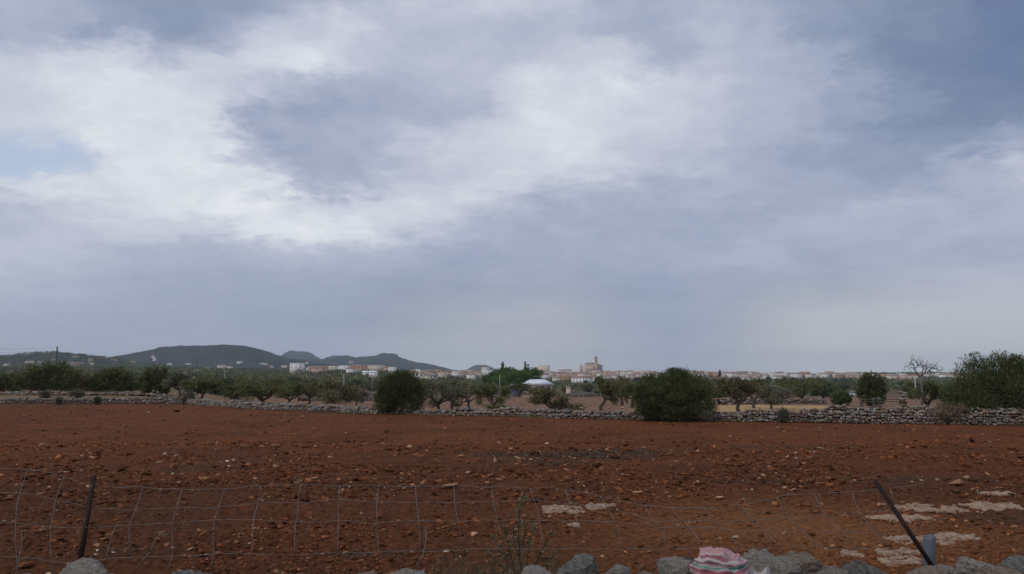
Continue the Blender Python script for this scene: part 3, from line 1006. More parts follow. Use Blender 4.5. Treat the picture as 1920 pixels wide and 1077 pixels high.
def bush(px, pyb, Y, wpx, htpx, label, lobes, n, pal, name='wild_olive_bush', ln=.13, wd=.042, seed=1, cat='bush', z=None, group=None, up=.6):
    """lobes in units of half width / height of the bush"""
    r = np.random.default_rng(seed)
    x = xat(px, Y); W = wpx / F * Y / 2; H = htpx / F * Y
    zz = tz(x, Y) if z is None else z
    L = [((c[0] * W, c[1] * W, c[2] * H), (q[0] * W, q[1] * W, q[2] * H)) for c, q in lobes]
    # smaller heads breaking the outline, and loose shoots above them
    L0 = list(L)
    for _ in range(18):
        c_, q_ = L0[int(r.integers(len(L0)))]
        d_ = r.normal(size=3); d_[2] = abs(d_[2]) * .9 - .1; d_ /= np.linalg.norm(d_)
        k_ = r.uniform(.16, .30)
        L.append((np.array(c_) + d_ * np.array(q_) * .80, np.array(q_) * k_))
    V, Fc, C = lobed_crown(r, L, n, ln, wd, pal[0], pal[1], up, seed)
    ns = int(n / 45)
    SP_, SD_ = [], []
    for _ in range(ns):
        c_, q_ = L[int(r.integers(len(L)))]
        d_ = r.normal(size=3); d_[2] = abs(d_[2]); d_ /= np.linalg.norm(d_)
        p_ = np.array(c_) + d_ * np.array(q_)
        g_ = d_ * .5 + np.array((0, 0, .8)) + r.normal(size=3) * .3; g_ /= np.linalg.norm(g_)
        t_ = r.random((9, 1)) * ln * r.uniform(.8, 2.4)
        SP_.append(p_ + g_ * t_); SD_.append(np.repeat(g_[None], 9, 0) + r.normal(size=(9, 3)) * .45)
    SP_ = np.concatenate(SP_); SD_ = np.concatenate(SD_); SP_[:, 2] = np.maximum(SP_[:, 2], .1)
    t_ = r.random((len(SP_), 1))
    V2, F2, C2 = leafmesh(r, SP_, SD_, ln, wd, np.array(pal[0]) * (1 - t_) + np.array(pal[1]) * 1.1 * t_)
    Fc = np.concatenate([Fc, F2 + len(V)]); V = np.concatenate([V, V2]); C = np.concatenate([C, C2])
    crown = mesh('crown', V, Fc, M['leaf'], C)
    mb = MB(); tips = []
    for k in range(5):
        a = k * 1.26 + r.uniform(-.3, .3)
        branches(r, mb, (.12 * math.cos(a), .12 * math.sin(a), -.1), (math.cos(a) * .7, math.sin(a) * .7, 1), H * .4, .05 + .03 * r.random(), 2, tips, .5, .2, .1)
    return thing_tree(name, label, cat, (x, Y, zz), mb.mesh('trunk', M['bark'], True), crown, group)


bush(1262, 782, 43.6, 146, 92, 'large round dark green bush growing through the far wall right of centre',
     [((-.45, 0, .50), (.55, .6, .40)), ((.25, 0, .58), (.66, .65, .42)), ((.05, .1, .72), (.45, .5, .27)), ((.62, -.1, .36), (.42, .5, .34)), ((-.68, -.1, .34), (.34, .4, .28)), ((0, -.3, .32), (.7, .5, .32))],
     60000, OLIVE, seed=3, ln=.10, wd=.032)
bush(750, 768, 50.6, 98, 80, 'rounded dark green bush on the far wall left of centre',
     [((-.25, 0, .52), (.6, .6, .42)), ((.3, 0, .56), (.58, .6, .42)), ((0, 0, .68), (.55, .55, .30)), ((.5, -.1, .34), (.48, .5, .32)), ((-.5, -.1, .32), (.46, .5, .30))],
     40000, OLIVE, seed=4, ln=.11, wd=.035)
bush(1862, 792, 41.6, 205, 128, 'tall many headed dark green bush filling the right edge',
     [((-.30, 0, .66), (.30, .4, .32)), ((.18, 0, .72), (.36, .45, .28)), ((.62, .1, .64), (.42, .5, .32)), ((-.48, -.05, .36), (.40, .5, .30)), ((.02, -.15, .42), (.55, .5, .36)), ((.55, -.15, .38), (.6, .5, .36)), ((-.72, -.1, .22), (.30, .35, .22)), ((.95, 0, .5), (.4, .5, .42))],
     80000, OLIVE, seed=5, ln=.10, wd=.032)
bush(1770, 797, 40.6, 74, 34, 'dry straw coloured shrub at the wall foot beside the right bush',
     [((0, 0, .45), (.8, .6, .5)), ((.5, 0, .4), (.5, .5, .45)), ((-.45, 0, .35), (.5, .5, .4))], 6000, DRYG, name='dry_shrub', ln=.16, wd=.018, seed=6, cat='shrub', z=0.0, up=1.1)
bush(1465, 793, 41.4, 27, 23, 'small grey green shrub against the middle of the right wall stretch',
     [((0, 0, .45), (.8, .7, .5)), ((.25, 0, .6), (.5, .5, .4))], 2600, GREYG, name='grey_shrub', ln=.12, wd=.02, seed=7, cat='shrub', z=0.0, up=1.0)
bush(1322, 790, 42.4, 36, 16, 'low grey shrub at the wall foot right of the large round bush',
     [((0, 0, .45), (.9, .6, .5))], 2200, GREYG, name='grey_shrub', ln=.12, wd=.02, seed=8, cat='shrub', z=0.0, up=.9)
bush(1632, 749, 85, 58, 56, 'compact dark rounded tree left of the bare tree',
     [((-.2, 0, .55), (.62, .6, .42)), ((.3, 0, .5), (.6, .6, .40)), ((0, 0, .74), (.5, .5, .26)), ((0, -.1, .3), (.8, .6, .3))], 9000, OLIVE, name='dark_tree', ln=.26, wd=.09, seed=9, cat='tree')
bush(1574, 750, 86, 40, 24, 'low olive green bush beside the parked white car',
     [((0, 0, .5), (.85, .6, .5)), ((.4, 0, .4), (.5, .5, .4))], 4000, ((.06, .085, .035), (.12, .15, .06)), name='green_bush', ln=.22, wd=.08, seed=10)
for (px, pyb, Y, w, h, lab, sd_) in (
        (92, 742, 88, 112, 52, 'wide dark green thicket behind the utility pole at the far left', 12),
        (212, 742, 90, 76, 42, 'dark green thicket just right of the utility pole', 13),
        (293, 743, 86, 56, 44, 'rounded dark thicket at the right end of the left row', 14),
        (14, 743, 92, 50, 30, 'low dark thicket touching the left edge', 15),
        (158, 742, 96, 46, 26, 'low brownish thicket between the two left thickets', 16)):
    bush(px, pyb, Y, w, h, lab, [((-.4, 0, .5), (.55, .5, .46)), ((.35, 0, .52), (.6, .5, .46)), ((0, 0, .66), (.55, .5, .34)), ((.65, 0, .35), (.4, .4, .34)), ((-.7, 0, .32), (.38, .4, .32))],
         9000, SCRUB if sd_ != 16 else ALMOND, name='thicket', ln=.28, wd=.09, seed=sd_, group='thickets behind the left wall')
for (px, pyb, Y, w, h, lab, sd_) in ((86, 749, 71.5, 26, 11, 'small dry bush on the bank left of the utility pole', 41), (145, 750, 71.5, 30, 12, 'small dry bush on the bank right of the utility pole', 42), (186, 757, 67, 9, 9, 'tiny dark shrub in front of the left wall', 43), (113, 757, 67, 9, 7, 'tiny dark tuft at the left wall foot below the pole', 44), (352, 752, 68, 36, 26, 'grey green shrub at the corner of the two walls', 45)):
    bush(px, pyb, Y, w, h, lab, [((0, 0, .5), (.8, .6, .5)), ((.35, 0, .4), (.5, .5, .4))], 1500, GREYG if sd_ != 43 else OLIVE, name='small_shrub', ln=.16, wd=.04, seed=sd_, cat='shrub')


def almond(px, pyb, Y, wpx, htpx, label, seed, lean=0.0, dens=1.0, pal=ALMOND, trunk_h=.30, depth=4, name='almond_tree', leafy=True, group='almond trees in the brown field', zoff=0.0, lowskirt=False, thick=1.0):
    r = np.random.default_rng(seed)
    x = xat(px, Y); H = htpx / F * Y; W = wpx / F * Y
    mb = MB(); tips = []
    tr = H * .055 * thick
    base = np.array((0., 0., -.15)); top = np.array((lean * H * .35, 0, H * trunk_h))
    mid = (base + top) / 2 + np.array((r.normal(0, .05) * H - lean * .06 * H, 0, 0))
    mb.tube([base, mid, top], [tr * 1.25, tr, tr * .85], 8, None, False)
    for k in range(4):
        a = k * 1.57 + r.uniform(-.5, .5)
        branches(r, mb, top - (top - mid) * .15 * (k % 2), (math.cos(a) * .9 + lean * .5, math.sin(a) * .9, .75), H * .30, tr * .62, depth - 1, tips, .62, .22, .08, 4, (2, 3), None, .68)
    TP = np.array([t[0] for t in tips]); TD = np.array([t[1] for t in tips])
    # fit the crown to the outline seen
    ext = np.percentile(np.abs(TP[:, 0] - top[0] * .6), 93); sx = (W / 2) / max(ext, .01); sz = (H * .94) / np.percentile(TP[:, 2], 97)
    trunkV = [v * np.array((sx if False else 1, 1, 1)) for v in mb.V]
    S = np.array((np.clip(sx, .5, 2.2), np.clip(sx, .5, 2.2), sz))
    for i in range(1, len(mb.V)):
        mb.V[i] = mb.V[i] * S + (top * (1 - S))* (0 if False else 1) * np.array((1, 1, 1)) if False else top + (mb.V[i] - top) * np.where(mb.V[i][:, 2:3] > 0, S, 1)
    TP = top + (TP - top) * S
    crown = None
    if leafy:
        m = int(3900 * dens)
        i = r.integers(len(TP), size=m)
        P = TP[i] + r.normal(size=(m, 3)) * np.array((.075 * W, .075 * W, .06 * H))
        P[:, 2] = np.maximum(P[:, 2], H * (.08 if lowskirt else .2))
        D = TD[i] + r.normal(size=(m, 3)) * .8
        t = np.clip(vnoise(P * 1.2 + seed, seed)[:, None] * .7 + r.random((m, 1)) * .3, 0, 1)
        V, Fc, C = leafmesh(r, P, D, np.float64(.0016 * Y + .07), np.float64(.0007 * Y + .022), np.array(pal[0]) * (1 - t) + np.array(pal[1]) * t)
        crown = mesh('crown', V, Fc, M['leaf'], C)
    return thing_tree(name, label, 'tree', (x, Y, tz(x, Y) + zoff), mb.mesh('trunk', M['bark'] if leafy else M['deadbark'], True), crown, group)


GREENALM = ((.085, .094, .036), (.18, .18, .07))
almond(495, 752, 66, 92, 58, 'large almond tree with a forked dark trunk left of the leaning one', 51, 0, 1.2, pal=GREENALM)
almond(610, 757, 60, 84, 58, 'almond tree with a trunk leaning hard to the right', 52, .9, 1.0)
almond(440, 752, 66, 80, 48, 'bushy shaded almond tree left of the forked one', 53, 0, 1.5, pal=SCRUB, lowskirt=True)
almond(545, 752, 78, 60, 44, 'almond tree with a slim trunk between the forked and leaning ones', 54, 0, .9, pal=GREENALM)
almond(580, 750, 95, 50, 42, 'small almond tree standing before the low orchard wall', 55, .1, .9)
almond(670, 753, 92, 40, 26, 'thin grey almond tree left of the rounded wall bush', 56, 0, .6, pal=GREYG)
almond(822, 766, 55, 82, 56, 'spreading grey almond tree just right of the rounded wall bush', 57, 0, 1.25, pal=GREYG)
almond(848, 764, 62, 54, 54, 'greener almond tree behind the spreading grey one', 58, .1, 1.0, pal=GREENALM)
almond(882, 762, 68, 46, 44, 'slim almond tree with two thin trunks left of the broken one', 59, -.2, .8)
almond(928, 766, 56, 52, 50, 'almond tree with a thick broken stump like trunk', 60, -.15, .9, pal=GREENALM, thick=1.5)
almond(1037, 768, 52, 76, 46, 'low wide almond tree in front of the white roofed farmhouse', 61, 0, 1.6, lowskirt=True, trunk_h=.18)
almond(338, 747, 84, 44, 40, 'grey green almond tree where the left bank ends', 77, 0, 1.1, pal=GREYG, lowskirt=True)
almond(382, 749, 76, 56, 42, 'olive green almond tree right of the wall corner', 78, 0, 1.2, pal=GREENALM, lowskirt=True)
almond(975, 745, 190, 30, 26, 'small dark almond tree before the lean-to of the farmhouse', 75, 0, 1.2, pal=SCRUB, lowskirt=True)
almond(1001, 746, 175, 34, 20, 'small almond tree before the farmhouse wall', 76, 0, .9, pal=GREYG, lowskirt=True)
almond(1126, 763, 62, 40, 60, 'thin almond tree with a slanting bare trunk under the church', 62, .35, .7, pal=GREENALM)
almond(1164, 756, 84, 46, 54, 'upright almond tree left of the large round bush', 63, 0, .9)
almond(1186, 758, 74, 34, 50, 'slim almond tree half hidden by the large round bush', 64, 0, .7, pal=GREENALM)
almond(1384, 768, 58, 62, 60, 'orange tinged almond tree right of the large round bush', 65, 0, 1.1, pal=((.085, .072, .036), (.145, .12, .055)))
almond(1443, 763, 66, 56, 42, 'grey almond tree with a straight trunk on the straw strip', 66, 0, .9, pal=GREYG)
almond(1412, 764, 72, 60, 52, 'green almond tree between the orange and grey ones', 67, 0, 1.1, pal=GREENALM)
almond(1500, 750, 105, 70, 46, 'broad olive toned almond tree behind the straw strip', 68, 0, 1.2, pal=SCRUB)
almond(1735, 768, 50, 60, 60, 'leafy shaded base tree under the bare branches', 70, 0, .8, pal=SCRUB, name='carob_sapling', group='carob saplings', lowskirt=True)


def bare_tree():
    r = np.random.default_rng(91)
    Y = 49.0
    x = xat(1733, Y)
    mb = MB(); tips = []
    k = Y / F

    def P(px, py, dy=0.0):
        p = at(px, py, Y + dy); return p - np.array((x, Y, tz(x, Y)))
    tk = [P(1729, 770), P(1730, 745), P(1728, 722), P(1725, 708)]
    tr = MB(); tr.tube(tk, [.11, .085, .07, .06], 8)
    limbs = [[(1725, 708), (1719, 701), (1715, 692), (1722, 686), (1730, 685)], [(1715, 694), (1714, 686), (1709, 681), (1702, 688)],
             [(1726, 708), (1733, 700), (1742, 696), (1748, 690), (1755, 684)], [(1733, 700), (1738, 690), (1736, 684)],
             [(1742, 697), (1752, 700), (1758, 697)], [(1719, 700), (1710, 702)], [(1727, 706), (1731, 692), (1727, 681)], [(1748, 691), (1757, 692)], [(1722, 686), (1718, 678)]]
    for lm in limbs:
        pts = [P(a, b, r.normal(0, .25)) for a, b in lm]
        mb.tube(pts, np.linspace(.042, .018, len(pts)), 6, None, False)
        for q in range(1, len(pts)):
            for _ in range(3):
                d = pts[q] - pts[q - 1]; d = d / np.linalg.norm(d) + r.normal(size=3) * .8
                branches(r, mb, pts[q], d, .25, .013, 2, tips, .8, .4, .05, 3, (2, 2), None, .75)
    root = ob('bare_tree', None, None, (x, Y, tz(x, Y)))
    ob('trunk', tr.mesh('trunk', M['deadbark'], True), root)
    ob('crown', mb.mesh('crown', M['deadbark'], True), root)
    tag(root, 'bare twisted tree without leaves standing against the sky at the right', 'tree')


bare_tree()

# umbrella pines and tall conifers by the farmhouse
def pine(px, Y, wpx, toppx, label, seed):
    r = np.random.default_rng(seed)
    x = xat(px, Y); zb = tz(x, Y)
    H = at(px, toppx, Y)[2] - zb; W = wpx / F * Y
    lobes = []
    for k in range(9):
        a = r.uniform(0, 6.28); q = r.random() ** .6 * .36 * W
        lobes.append(((q * math.cos(a), q * math.sin(a), H * r.uniform(.70, .90)), (W * .22, W * .22, H * .10)))
    for k in range(5):
        a = r.uniform(0, 6.28); lobes.append(((.25 * W * math.cos(a), .25 * W * math.sin(a), H * r.uniform(.45, .62)), (W * .25, W * .25, H * .14)))
    V, Fc, C = lobed_crown(r, lobes, 9000, .55, .2, PINE[0], PINE[1], .8, seed, .2, .6)
    mb = MB(); mb.tube([(0, 0, -.5), (.2, 0, H * .4), (0, 0, H * .8)], [.35, .26, .12], 7)
    thing_tree('umbrella_pine', label, 'tree', (x, Y, zb), mb.mesh('trunk', M['bark'], True), mesh('crown', V, Fc, M['leaf'], C), 'umbrella pines')


pine(950, 330, 62, 688.5, 'left umbrella pine of the bright green clump above the farmhouse', 71)
pine(990, 340, 60, 689, 'right umbrella pine of the bright green clump above the farmhouse', 72)
pine(925, 350, 46, 697, 'lower umbrella pine at the left end of the clump', 73)
pine(970, 320, 60, 697, 'umbrella pine in front in the middle of the clump', 74)


def conifer(px, Y, top, wpx, label, seed, tiers=7):
    r = np.random.default_rng(seed)
    x = xat(px, Y); zb = tz(x, Y); H = at(px, top, Y)[2] - zb; W = wpx / F * Y
    lob = []
    for k in range(tiers):
        f = k / (tiers - 1)
        lob.append(((r.normal(0, .05) * W, 0, H * (.55 + .42 * f)), (W * .5 * (1 - .75 * f), W * .5 * (1 - .75 * f), H * .028)))
    V, Fc, C = lobed_crown(r, lob, 2600, .9, .35, (.02, .035, .02), (.045, .065, .035), .1, seed)
    mb = MB(); mb.tube([(0, 0, -1), (0, 0, H * .6), (0, 0, H)], [.4, .28, .06], 6)
    thing_tree('conifer', label, 'tree', (x, Y, zb), mb.mesh('trunk', M['bark'], True), mesh('crown', V, Fc, M['leaf'], C), 'tall conifers on the skyline')


conifer(942, 700, 679, 9, 'tiered conifer rising above the left of the pine clump', 81)
conifer(985, 700, 679, 4, 'thin spire like conifer above the right of the pine clump', 82)
conifer(990, 720, 684, 7, 'short broad conifer beside the thin spire like one', 83, 4)
conifer(1350, 1150, 694, 6, 'small conifer on the skyline right of the large round bush', 84, 5)

# ------------------------------------------------------------------ scrub trees between the orchard and the town
def scrub_variants():
    out = []
    for k in range(7):
        r = np.random.default_rng(200 + k)
        lob = []
        for q in range(6):
            a = r.uniform(0, 6.28)
            lob.append(((.42 * math.cos(a) * r.random(), .42 * math.sin(a) * r.random(), r.uniform(.35, .72)), (r.uniform(.3, .48), r.uniform(.3, .48), r.uniform(.2, .32))))
        pal = [SCRUB, OLIVE, GREENALM, SCRUB, ALMOND, ((.045, .07, .030), (.09, .125, .05)), SCRUB][k]
        V, Fc, C = lobed_crown(r, lob, 2600, .14, .06, pal[0], pal[1], .5, 200 + k, .3)
        mb = MB(); tips = []
        mb.tube([(0, 0, -.1), (.02, 0, .3)], [.05, .04], 6)
        for q in range(3):
            branches(r, mb, (.02, 0, .28), (r.normal(), r.normal(), 1), .3, .025, 1, tips)
        out.append((mb.mesh('trunk', M['bark'], True), mesh('crown', V, Fc, M['leaf'], C)))
    return out


def build_scrub():
    var = scrub_variants()
    r = np.random.default_rng(303)
    zones = [  # px range, Y range, count, size range, label, group
        (-60, 650, 150, 340, 46, (2.4, 3.8), 'low scrub tree in the dense green belt on the left', 'scrub trees on the left'),
        (-60, 700, 300, 700, 62, (4.5, 8), 'distant scrub tree on the slope below the left hills', 'distant scrub trees on the left'),
        (640, 1190, 260, 540, 42, (3.2, 5.2), 'scrub tree in the green belt below the town', 'scrub trees below the town'),
        (1190, 1800, 150, 400, 46, (2.6, 4.2), 'low scrub tree behind the straw strip on the right', 'scrub trees on the right'),
        (1100, 1960, 380, 800, 44, (4.5, 8), 'distant scrub tree below the right part of the town', 'distant scrub trees on the right'),
    ]
    for (p0, p1, y0, y1, n, sz, lab, grp) in zones:
        for k in range(n):
            Y = y0 * (y1 / y0) ** r.random(); px = r.uniform(p0, p1)
            if 925 < px < 1055 and Y < 330:
                px = r.uniform(1060, 1190) if Y > 240 else px
            if 1560 < px < 1690 and Y < 300:
                continue
            x = xat(px, Y); s = r.uniform(*sz)
            s = min(s, max((at(px, 694 if px < 500 else 707, Y)[2] - tz(x, Y)) / .95, 1.5))
            v = var[int(r.integers(len(var)))]
            root = ob('scrub_tree', None, None, (x, Y, tz(x, Y) - .1), (0, 0, r.uniform(0, 6.28)), (s * r.uniform(.9, 1.35), s * r.uniform(.9, 1.35), s * r.uniform(.62, .95)))
            ob('trunk', v[0], root); ob('crown', v[1], root)
            tag(root, lab, 'tree', grp)
    # row of young trees in front of the town
    for k in range(34):
        px = 1100 + k * 15 + r.uniform(-5, 5); Y = r.uniform(840, 900)
        if px > 1600: break
        x = xat(px, Y); v = var[(1, 5)[k % 2]]
        s = r.uniform(6.5, 10)
        root = ob('young_tree', None, None, (x, Y, tz(x, Y)), (0, 0, r.uniform(0, 6.28)), (s * .7, s * .7, s * 1.1))
        ob('trunk', v[0], root); ob('crown', v[1], root)
        tag(root, 'upright dark tree in the long row before the town', 'tree', 'row of trees before the town')
    # far scrub nobody could count
    mb = MB()
    n = 6400
    Y = np.concatenate([r.uniform(520, 1250, 2600), r.uniform(1600, 2080, 2600), r.uniform(1240, 1520, 1200)])
    px = np.where(Y < 1240, r.uniform(-80, 2000, n), np.where(Y < 1560, r.uniform(1590, 2010, n), r.uniform(-80, 420, n)))
    X = (px - 960) / F * Y
    Z = T(X, Y)
    D0, dep, sky = HILLS[0][1], HILLS[0][2], HILLS[0][3]
    sy = np.interp(px, [p[0] for p in sky], [p[1] for p in sky]); hz = (HOR - sy) / F * D0 + EYE
    v = (Y - D0) / dep
    hillz = hz * np.clip(1 - np.abs(v) ** 1.35, 0, 1) - 5
    Z = np.where(Y > 1560, np.maximum(Z, hillz), Z)
    s = r.uniform(2.0, 4.2, n)
    per = 26
    tot = n * per
    i = np.repeat(np.arange(n), per)
    d = r.normal(size=(tot, 3)); d /= np.linalg.norm(d, axis=1)[:, None]; d[:, 2] = np.abs(d[:, 2]) * .9 - .1
    P = np.stack([X, Y, Z + s * .3], 1)[i] + d * (s[i] * r.uniform(.5, 1, tot))[:, None] * np.array((1.1, 1.1, .9))
    t = np.clip(r.random((n, 1))[i] * .7 + r.random((tot, 1)) * .3, 0, 1)
    C = np.array(SCRUB[0]) * (1 - t) + np.array(SCRUB[1]) * t
    V, Fc, C = leafmesh(r, P, d + r.normal(size=(tot, 3)) * .5, np.float64(2.2), np.float64(1.3), C)
    o = ob('distant_scrub', mesh('distant_scrub', V, Fc, M['leaf'], C))
    tag(o, 'unbroken dark green scrub covering the far land below the hills and town', 'scrub', kind='stuff')


build_scrub()

# ------------------------------------------------------------------ buildings
UNIT = {}


def unit_box(mat):
    if mat not in UNIT:
        mb = MB(); mb.box(-.5, .5, -.5, .5, -.5, .5)
        UNIT[mat] = mb.mesh('window', M[mat])
    return UNIT[mat]


def gable(w, d, z0, rise, over=.4, hip=0.0, th=.25):
    mb = MB()
    x0, x1, y0, y1 = -w / 2 - over, w / 2 + over, -d / 2 - over, d / 2 + over
    h = hip * d / 2
    V = [(x0, y0, z0), (x1, y0, z0), (x1, y1, z0), (x0, y1, z0), (x0 + h, 0, z0 + rise), (x1 - h, 0, z0 + rise),
         (x0, y0, z0 - th), (x1, y0, z0 - th), (x1, y1, z0 - th), (x0, y1, z0 - th)]
    mb.add(V, [np.array([(0, 1, 5, 4), (2, 3, 4, 5), (6, 7, 1, 0), (7, 8, 2, 1), (8, 9, 3, 2), (9, 6, 0, 3), (9, 8, 7, 6)]), np.array([(1, 2, 5), (3, 0, 4)])])
    return mb


def house(px0, px1, ytop, Y, label, wall='cream', roof='tile', flat=False, wins=3, storeys=2, depth=None, rz=0.0, name='town_house', group=None, cat='house', rise=None, hip=0.0):
    px = (px0 + px1) / 2
    want = {1: 4.8, 2: 7.6, 3: 10.8}[storeys] + (0 if flat else 1.2)
    if name == 'apartment_block' and wins == 0: want = 15
    Ys = np.linspace(Y * .65, Y * 1.45, 81)
    a_ = at(px, ytop, 1.0) - np.array((0, 0, EYE))
    hh = EYE + a_[2] * Ys - T(a_[0] * Ys, Ys)
    if Y > 400:
        Y = float(Ys[np.argmin(np.abs(hh - want) + np.abs(Ys - Y) * .002)])
    x = xat(px, Y); w = (px1 - px0) / F * Y
    d = depth or min(max(w * .8, 7), 12)
    zb = tz(x, Y) - 1.5
    ztop = at(px, ytop, Y)[2]
    h = ztop - zb
    root = ob(name, None, None, (x, Y + d / 2, zb), (0, 0, rz))
    rs = 0 if flat else (rise if rise else min(d * .17, 2.0))
    wh = h - rs
    mb = MB(); mb.box(-w / 2, w / 2, -d / 2, d / 2, 0, wh - (.25 if not flat else 0))
    ob('wall', mb.mesh('wall', M[wall]), root)
    if flat:
        rb = MB()
        t = .35
        rb.box(-w / 2 - .1, w / 2 + .1, -d / 2 - .1, d / 2 + .1, wh, wh + .35)
        ob('roof', rb.mesh('roof', M[wall if roof == 'tile' else roof]), root)
    else:
        ob('roof', gable(w, d, wh, rs, .35, hip).mesh('roof', M[roof]), root)
    if wins:
        nh = max(storeys, 1)
        sh = 3.0
        for s in range(nh):
            for k in range(wins):
                wx = -w / 2 + w * (k + .5) / wins
                zc = wh - 1.7 - s * sh
                if zc < 1.5:
                    continue
                ob('window', unit_box('pane'), root, (wx, -d / 2, zc), None, (min(1.1, w / wins * .5), .12, 1.5 if s else 1.3))
    tag(root, label, cat, group)
    return root


def build_town():
    r = np.random.default_rng(404)
    G = 'houses of the town'
    house(1010, 1031, 686, 1420, 'tall plain cream block left of the church on the skyline', 'cream', flat=True, wins=0, name='apartment_block', cat='building')
    house(1003, 1012, 689, 1415, 'narrow pinkish block joined to the tall cream one', 'pinkw', flat=True, wins=2, name='apartment_block', cat='building')
    house(998, 1028, 698, 1330, 'long cream house below the tall cream block', 'cream', 'tile2', wins=4)
    house(1073, 1109, 704.5, 1180, 'white three storey block with balconies and dark windows below the church', 'white', 'tile', wins=6, storeys=3, name='apartment_block', cat='building')
    house(1112, 1126, 707, 1185, 'small white house right of the balcony block', 'white', 'tile2', wins=2)
    house(1126, 1145, 703, 1190, 'white house with four square windows below the church', 'white', 'tile2', wins=4, storeys=2)
    house(1053, 1072, 704, 1190, 'orange ochre house left of the balcony block', 'ochre', 'tile', wins=2)
    house(1036, 1050, 706, 1185, 'small white house above the farmhouse roof', 'white', 'tile2', wins=3)
    house(1172, 1186, 698.5, 1200, 'white house with a dark garage opening right of the church', 'white', flat=True, wins=2)
    house(1074, 1104, 697.5, 1300, 'wide white gabled house straight below the church tower', 'white', 'tile', wins=3)
    house(543, 566, 681.5, 900, 'large white flat roofed villa standing alone on the left slope', 'white', flat=True, wins=3, storeys=2, name='villa', cat='house')
    house(543, 553, 685.5, 893, 'low white annexe of the lone white villa', 'white', flat=True, wins=2, storeys=1, name='villa_annexe')
    house(576, 612, 687, 1000, 'long low pinkish tiled house right of the lone villa', 'pinkw', 'tile', wins=3, storeys=1)
    house(634, 656, 686, 1150, 'flat white house above the left orchard', 'white', flat=True, wins=3, storeys=1)
    house(656, 690, 684.5, 1100, 'orange two storey block with dark arched openings on the left', 'ochre', 'tile', wins=5, storeys=2)
    house(660, 684, 693, 1000, 'grey blue low building below the orange block', 'greyw', flat=True, wins=3, storeys=1)
    house(679, 694, 695.5, 960, 'left of two white tent like roofs on the left', 'white', 'metalroof', wins=0, storeys=1)
    house(692, 706, 696, 965, 'right of two white tent like roofs on the left', 'white', 'metalroof', wins=0, storeys=1)
    house(689, 719, 685.5, 1090, 'cream three part block on the left of the rounded wall bush', 'cream', flat=True, wins=6, storeys=2)
    house(719, 729, 687, 1080, 'plain brick red gable house left of the rounded wall bush', 'pinkw', 'tile', wins=0)
    house(728, 742, 689, 1060, 'small white house touching the rounded wall bush', 'white', flat=True, wins=2)
    house(903, 916, 689, 950, 'cream square tower house with a white box on top near the pines', 'cream', flat=True, wins=2, name='tower_house')
    house(902, 924, 695, 945, 'white terraced house at the foot of the cream tower house', 'white', flat=True, wins=4)
    house(1567, 1582, 702, 1000, 'ochre orange house with a dark doorway on the right', 'ochre', 'tile', wins=1, storeys=1)
    house(1590, 1612, 700, 1150, 'long dark roofed house beside the ochre one on the right', 'pinkw', 'slate', wins=0)
    house(1376, 1394, 696, 1350, 'grey brown roof terrace house with thin masts on the right skyline', 'pinkw', 'slate', wins=2)
    # rows of plain houses, each at its own spot
    rows = [(768, 905, 1150, 693.5, 12), (768, 900, 1050, 697.5, 10), (572, 660, 1250, 688.5, 6), (1000, 1075, 1380, 694.5, 8), (1030, 1200, 1300, 697.5, 15), (1110, 1230, 1430, 694.8, 11), (1130, 1230, 1210, 701.5, 9),
            (1185, 1330, 1380, 697.0, 12), (1040, 1200, 1250, 700.3, 12), (1230, 1330, 1290, 700, 7), (1000, 1080, 1230, 702, 6), (1310, 1480, 1400, 697.8, 16), (1330, 1500, 1300, 700.5, 14), (1470, 1600, 1420, 698.8, 11), (1390, 1470, 1220, 703.5, 6), (1600, 1700, 1450, 701, 6), (1690, 1850, 1480, 701.5, 8)]
    desc = {'white': 'white walled house', 'cream': 'cream walled house', 'pinkw': 'pinkish walled house', 'ochre': 'ochre walled house', 'greyw': 'grey walled house'}
    rd = {'tile': 'with a terracotta roof', 'tile2': 'with a faded tile roof', 'flat': 'with a flat roof'}
    for (a, b, Y0, top, n) in rows:
        for k in range(n):
            pc = a + (b - a) * (k + .5) / n + r.uniform(-3, 3)
            hw = (b - a) / n * r.uniform(.38, .68)
            wl = str(r.choice(['white', 'cream', 'pinkw', 'ochre', 'greyw'], p=[.36, .38, .14, .06, .06]))
            rf = str(r.choice(['tile', 'tile2', 'flat'], p=[.26, .34, .40]))
            side = 'left of the pines' if pc < 930 else ('around the church' if pc < 1240 else 'on the right skyline')
            lab = f'{desc[wl]} {rd[rf]} in the town {side}'
            house(pc - hw, pc + hw, top + r.normal(0, 1.1), Y0 + r.uniform(-40, 40), lab, wl, 'tile' if rf == 'flat' else rf, rf == 'flat', int(r.integers(1, 4)), 2, rz=r.normal(0, .2), group=f'{desc[wl]}s {rd[rf]} {side}')
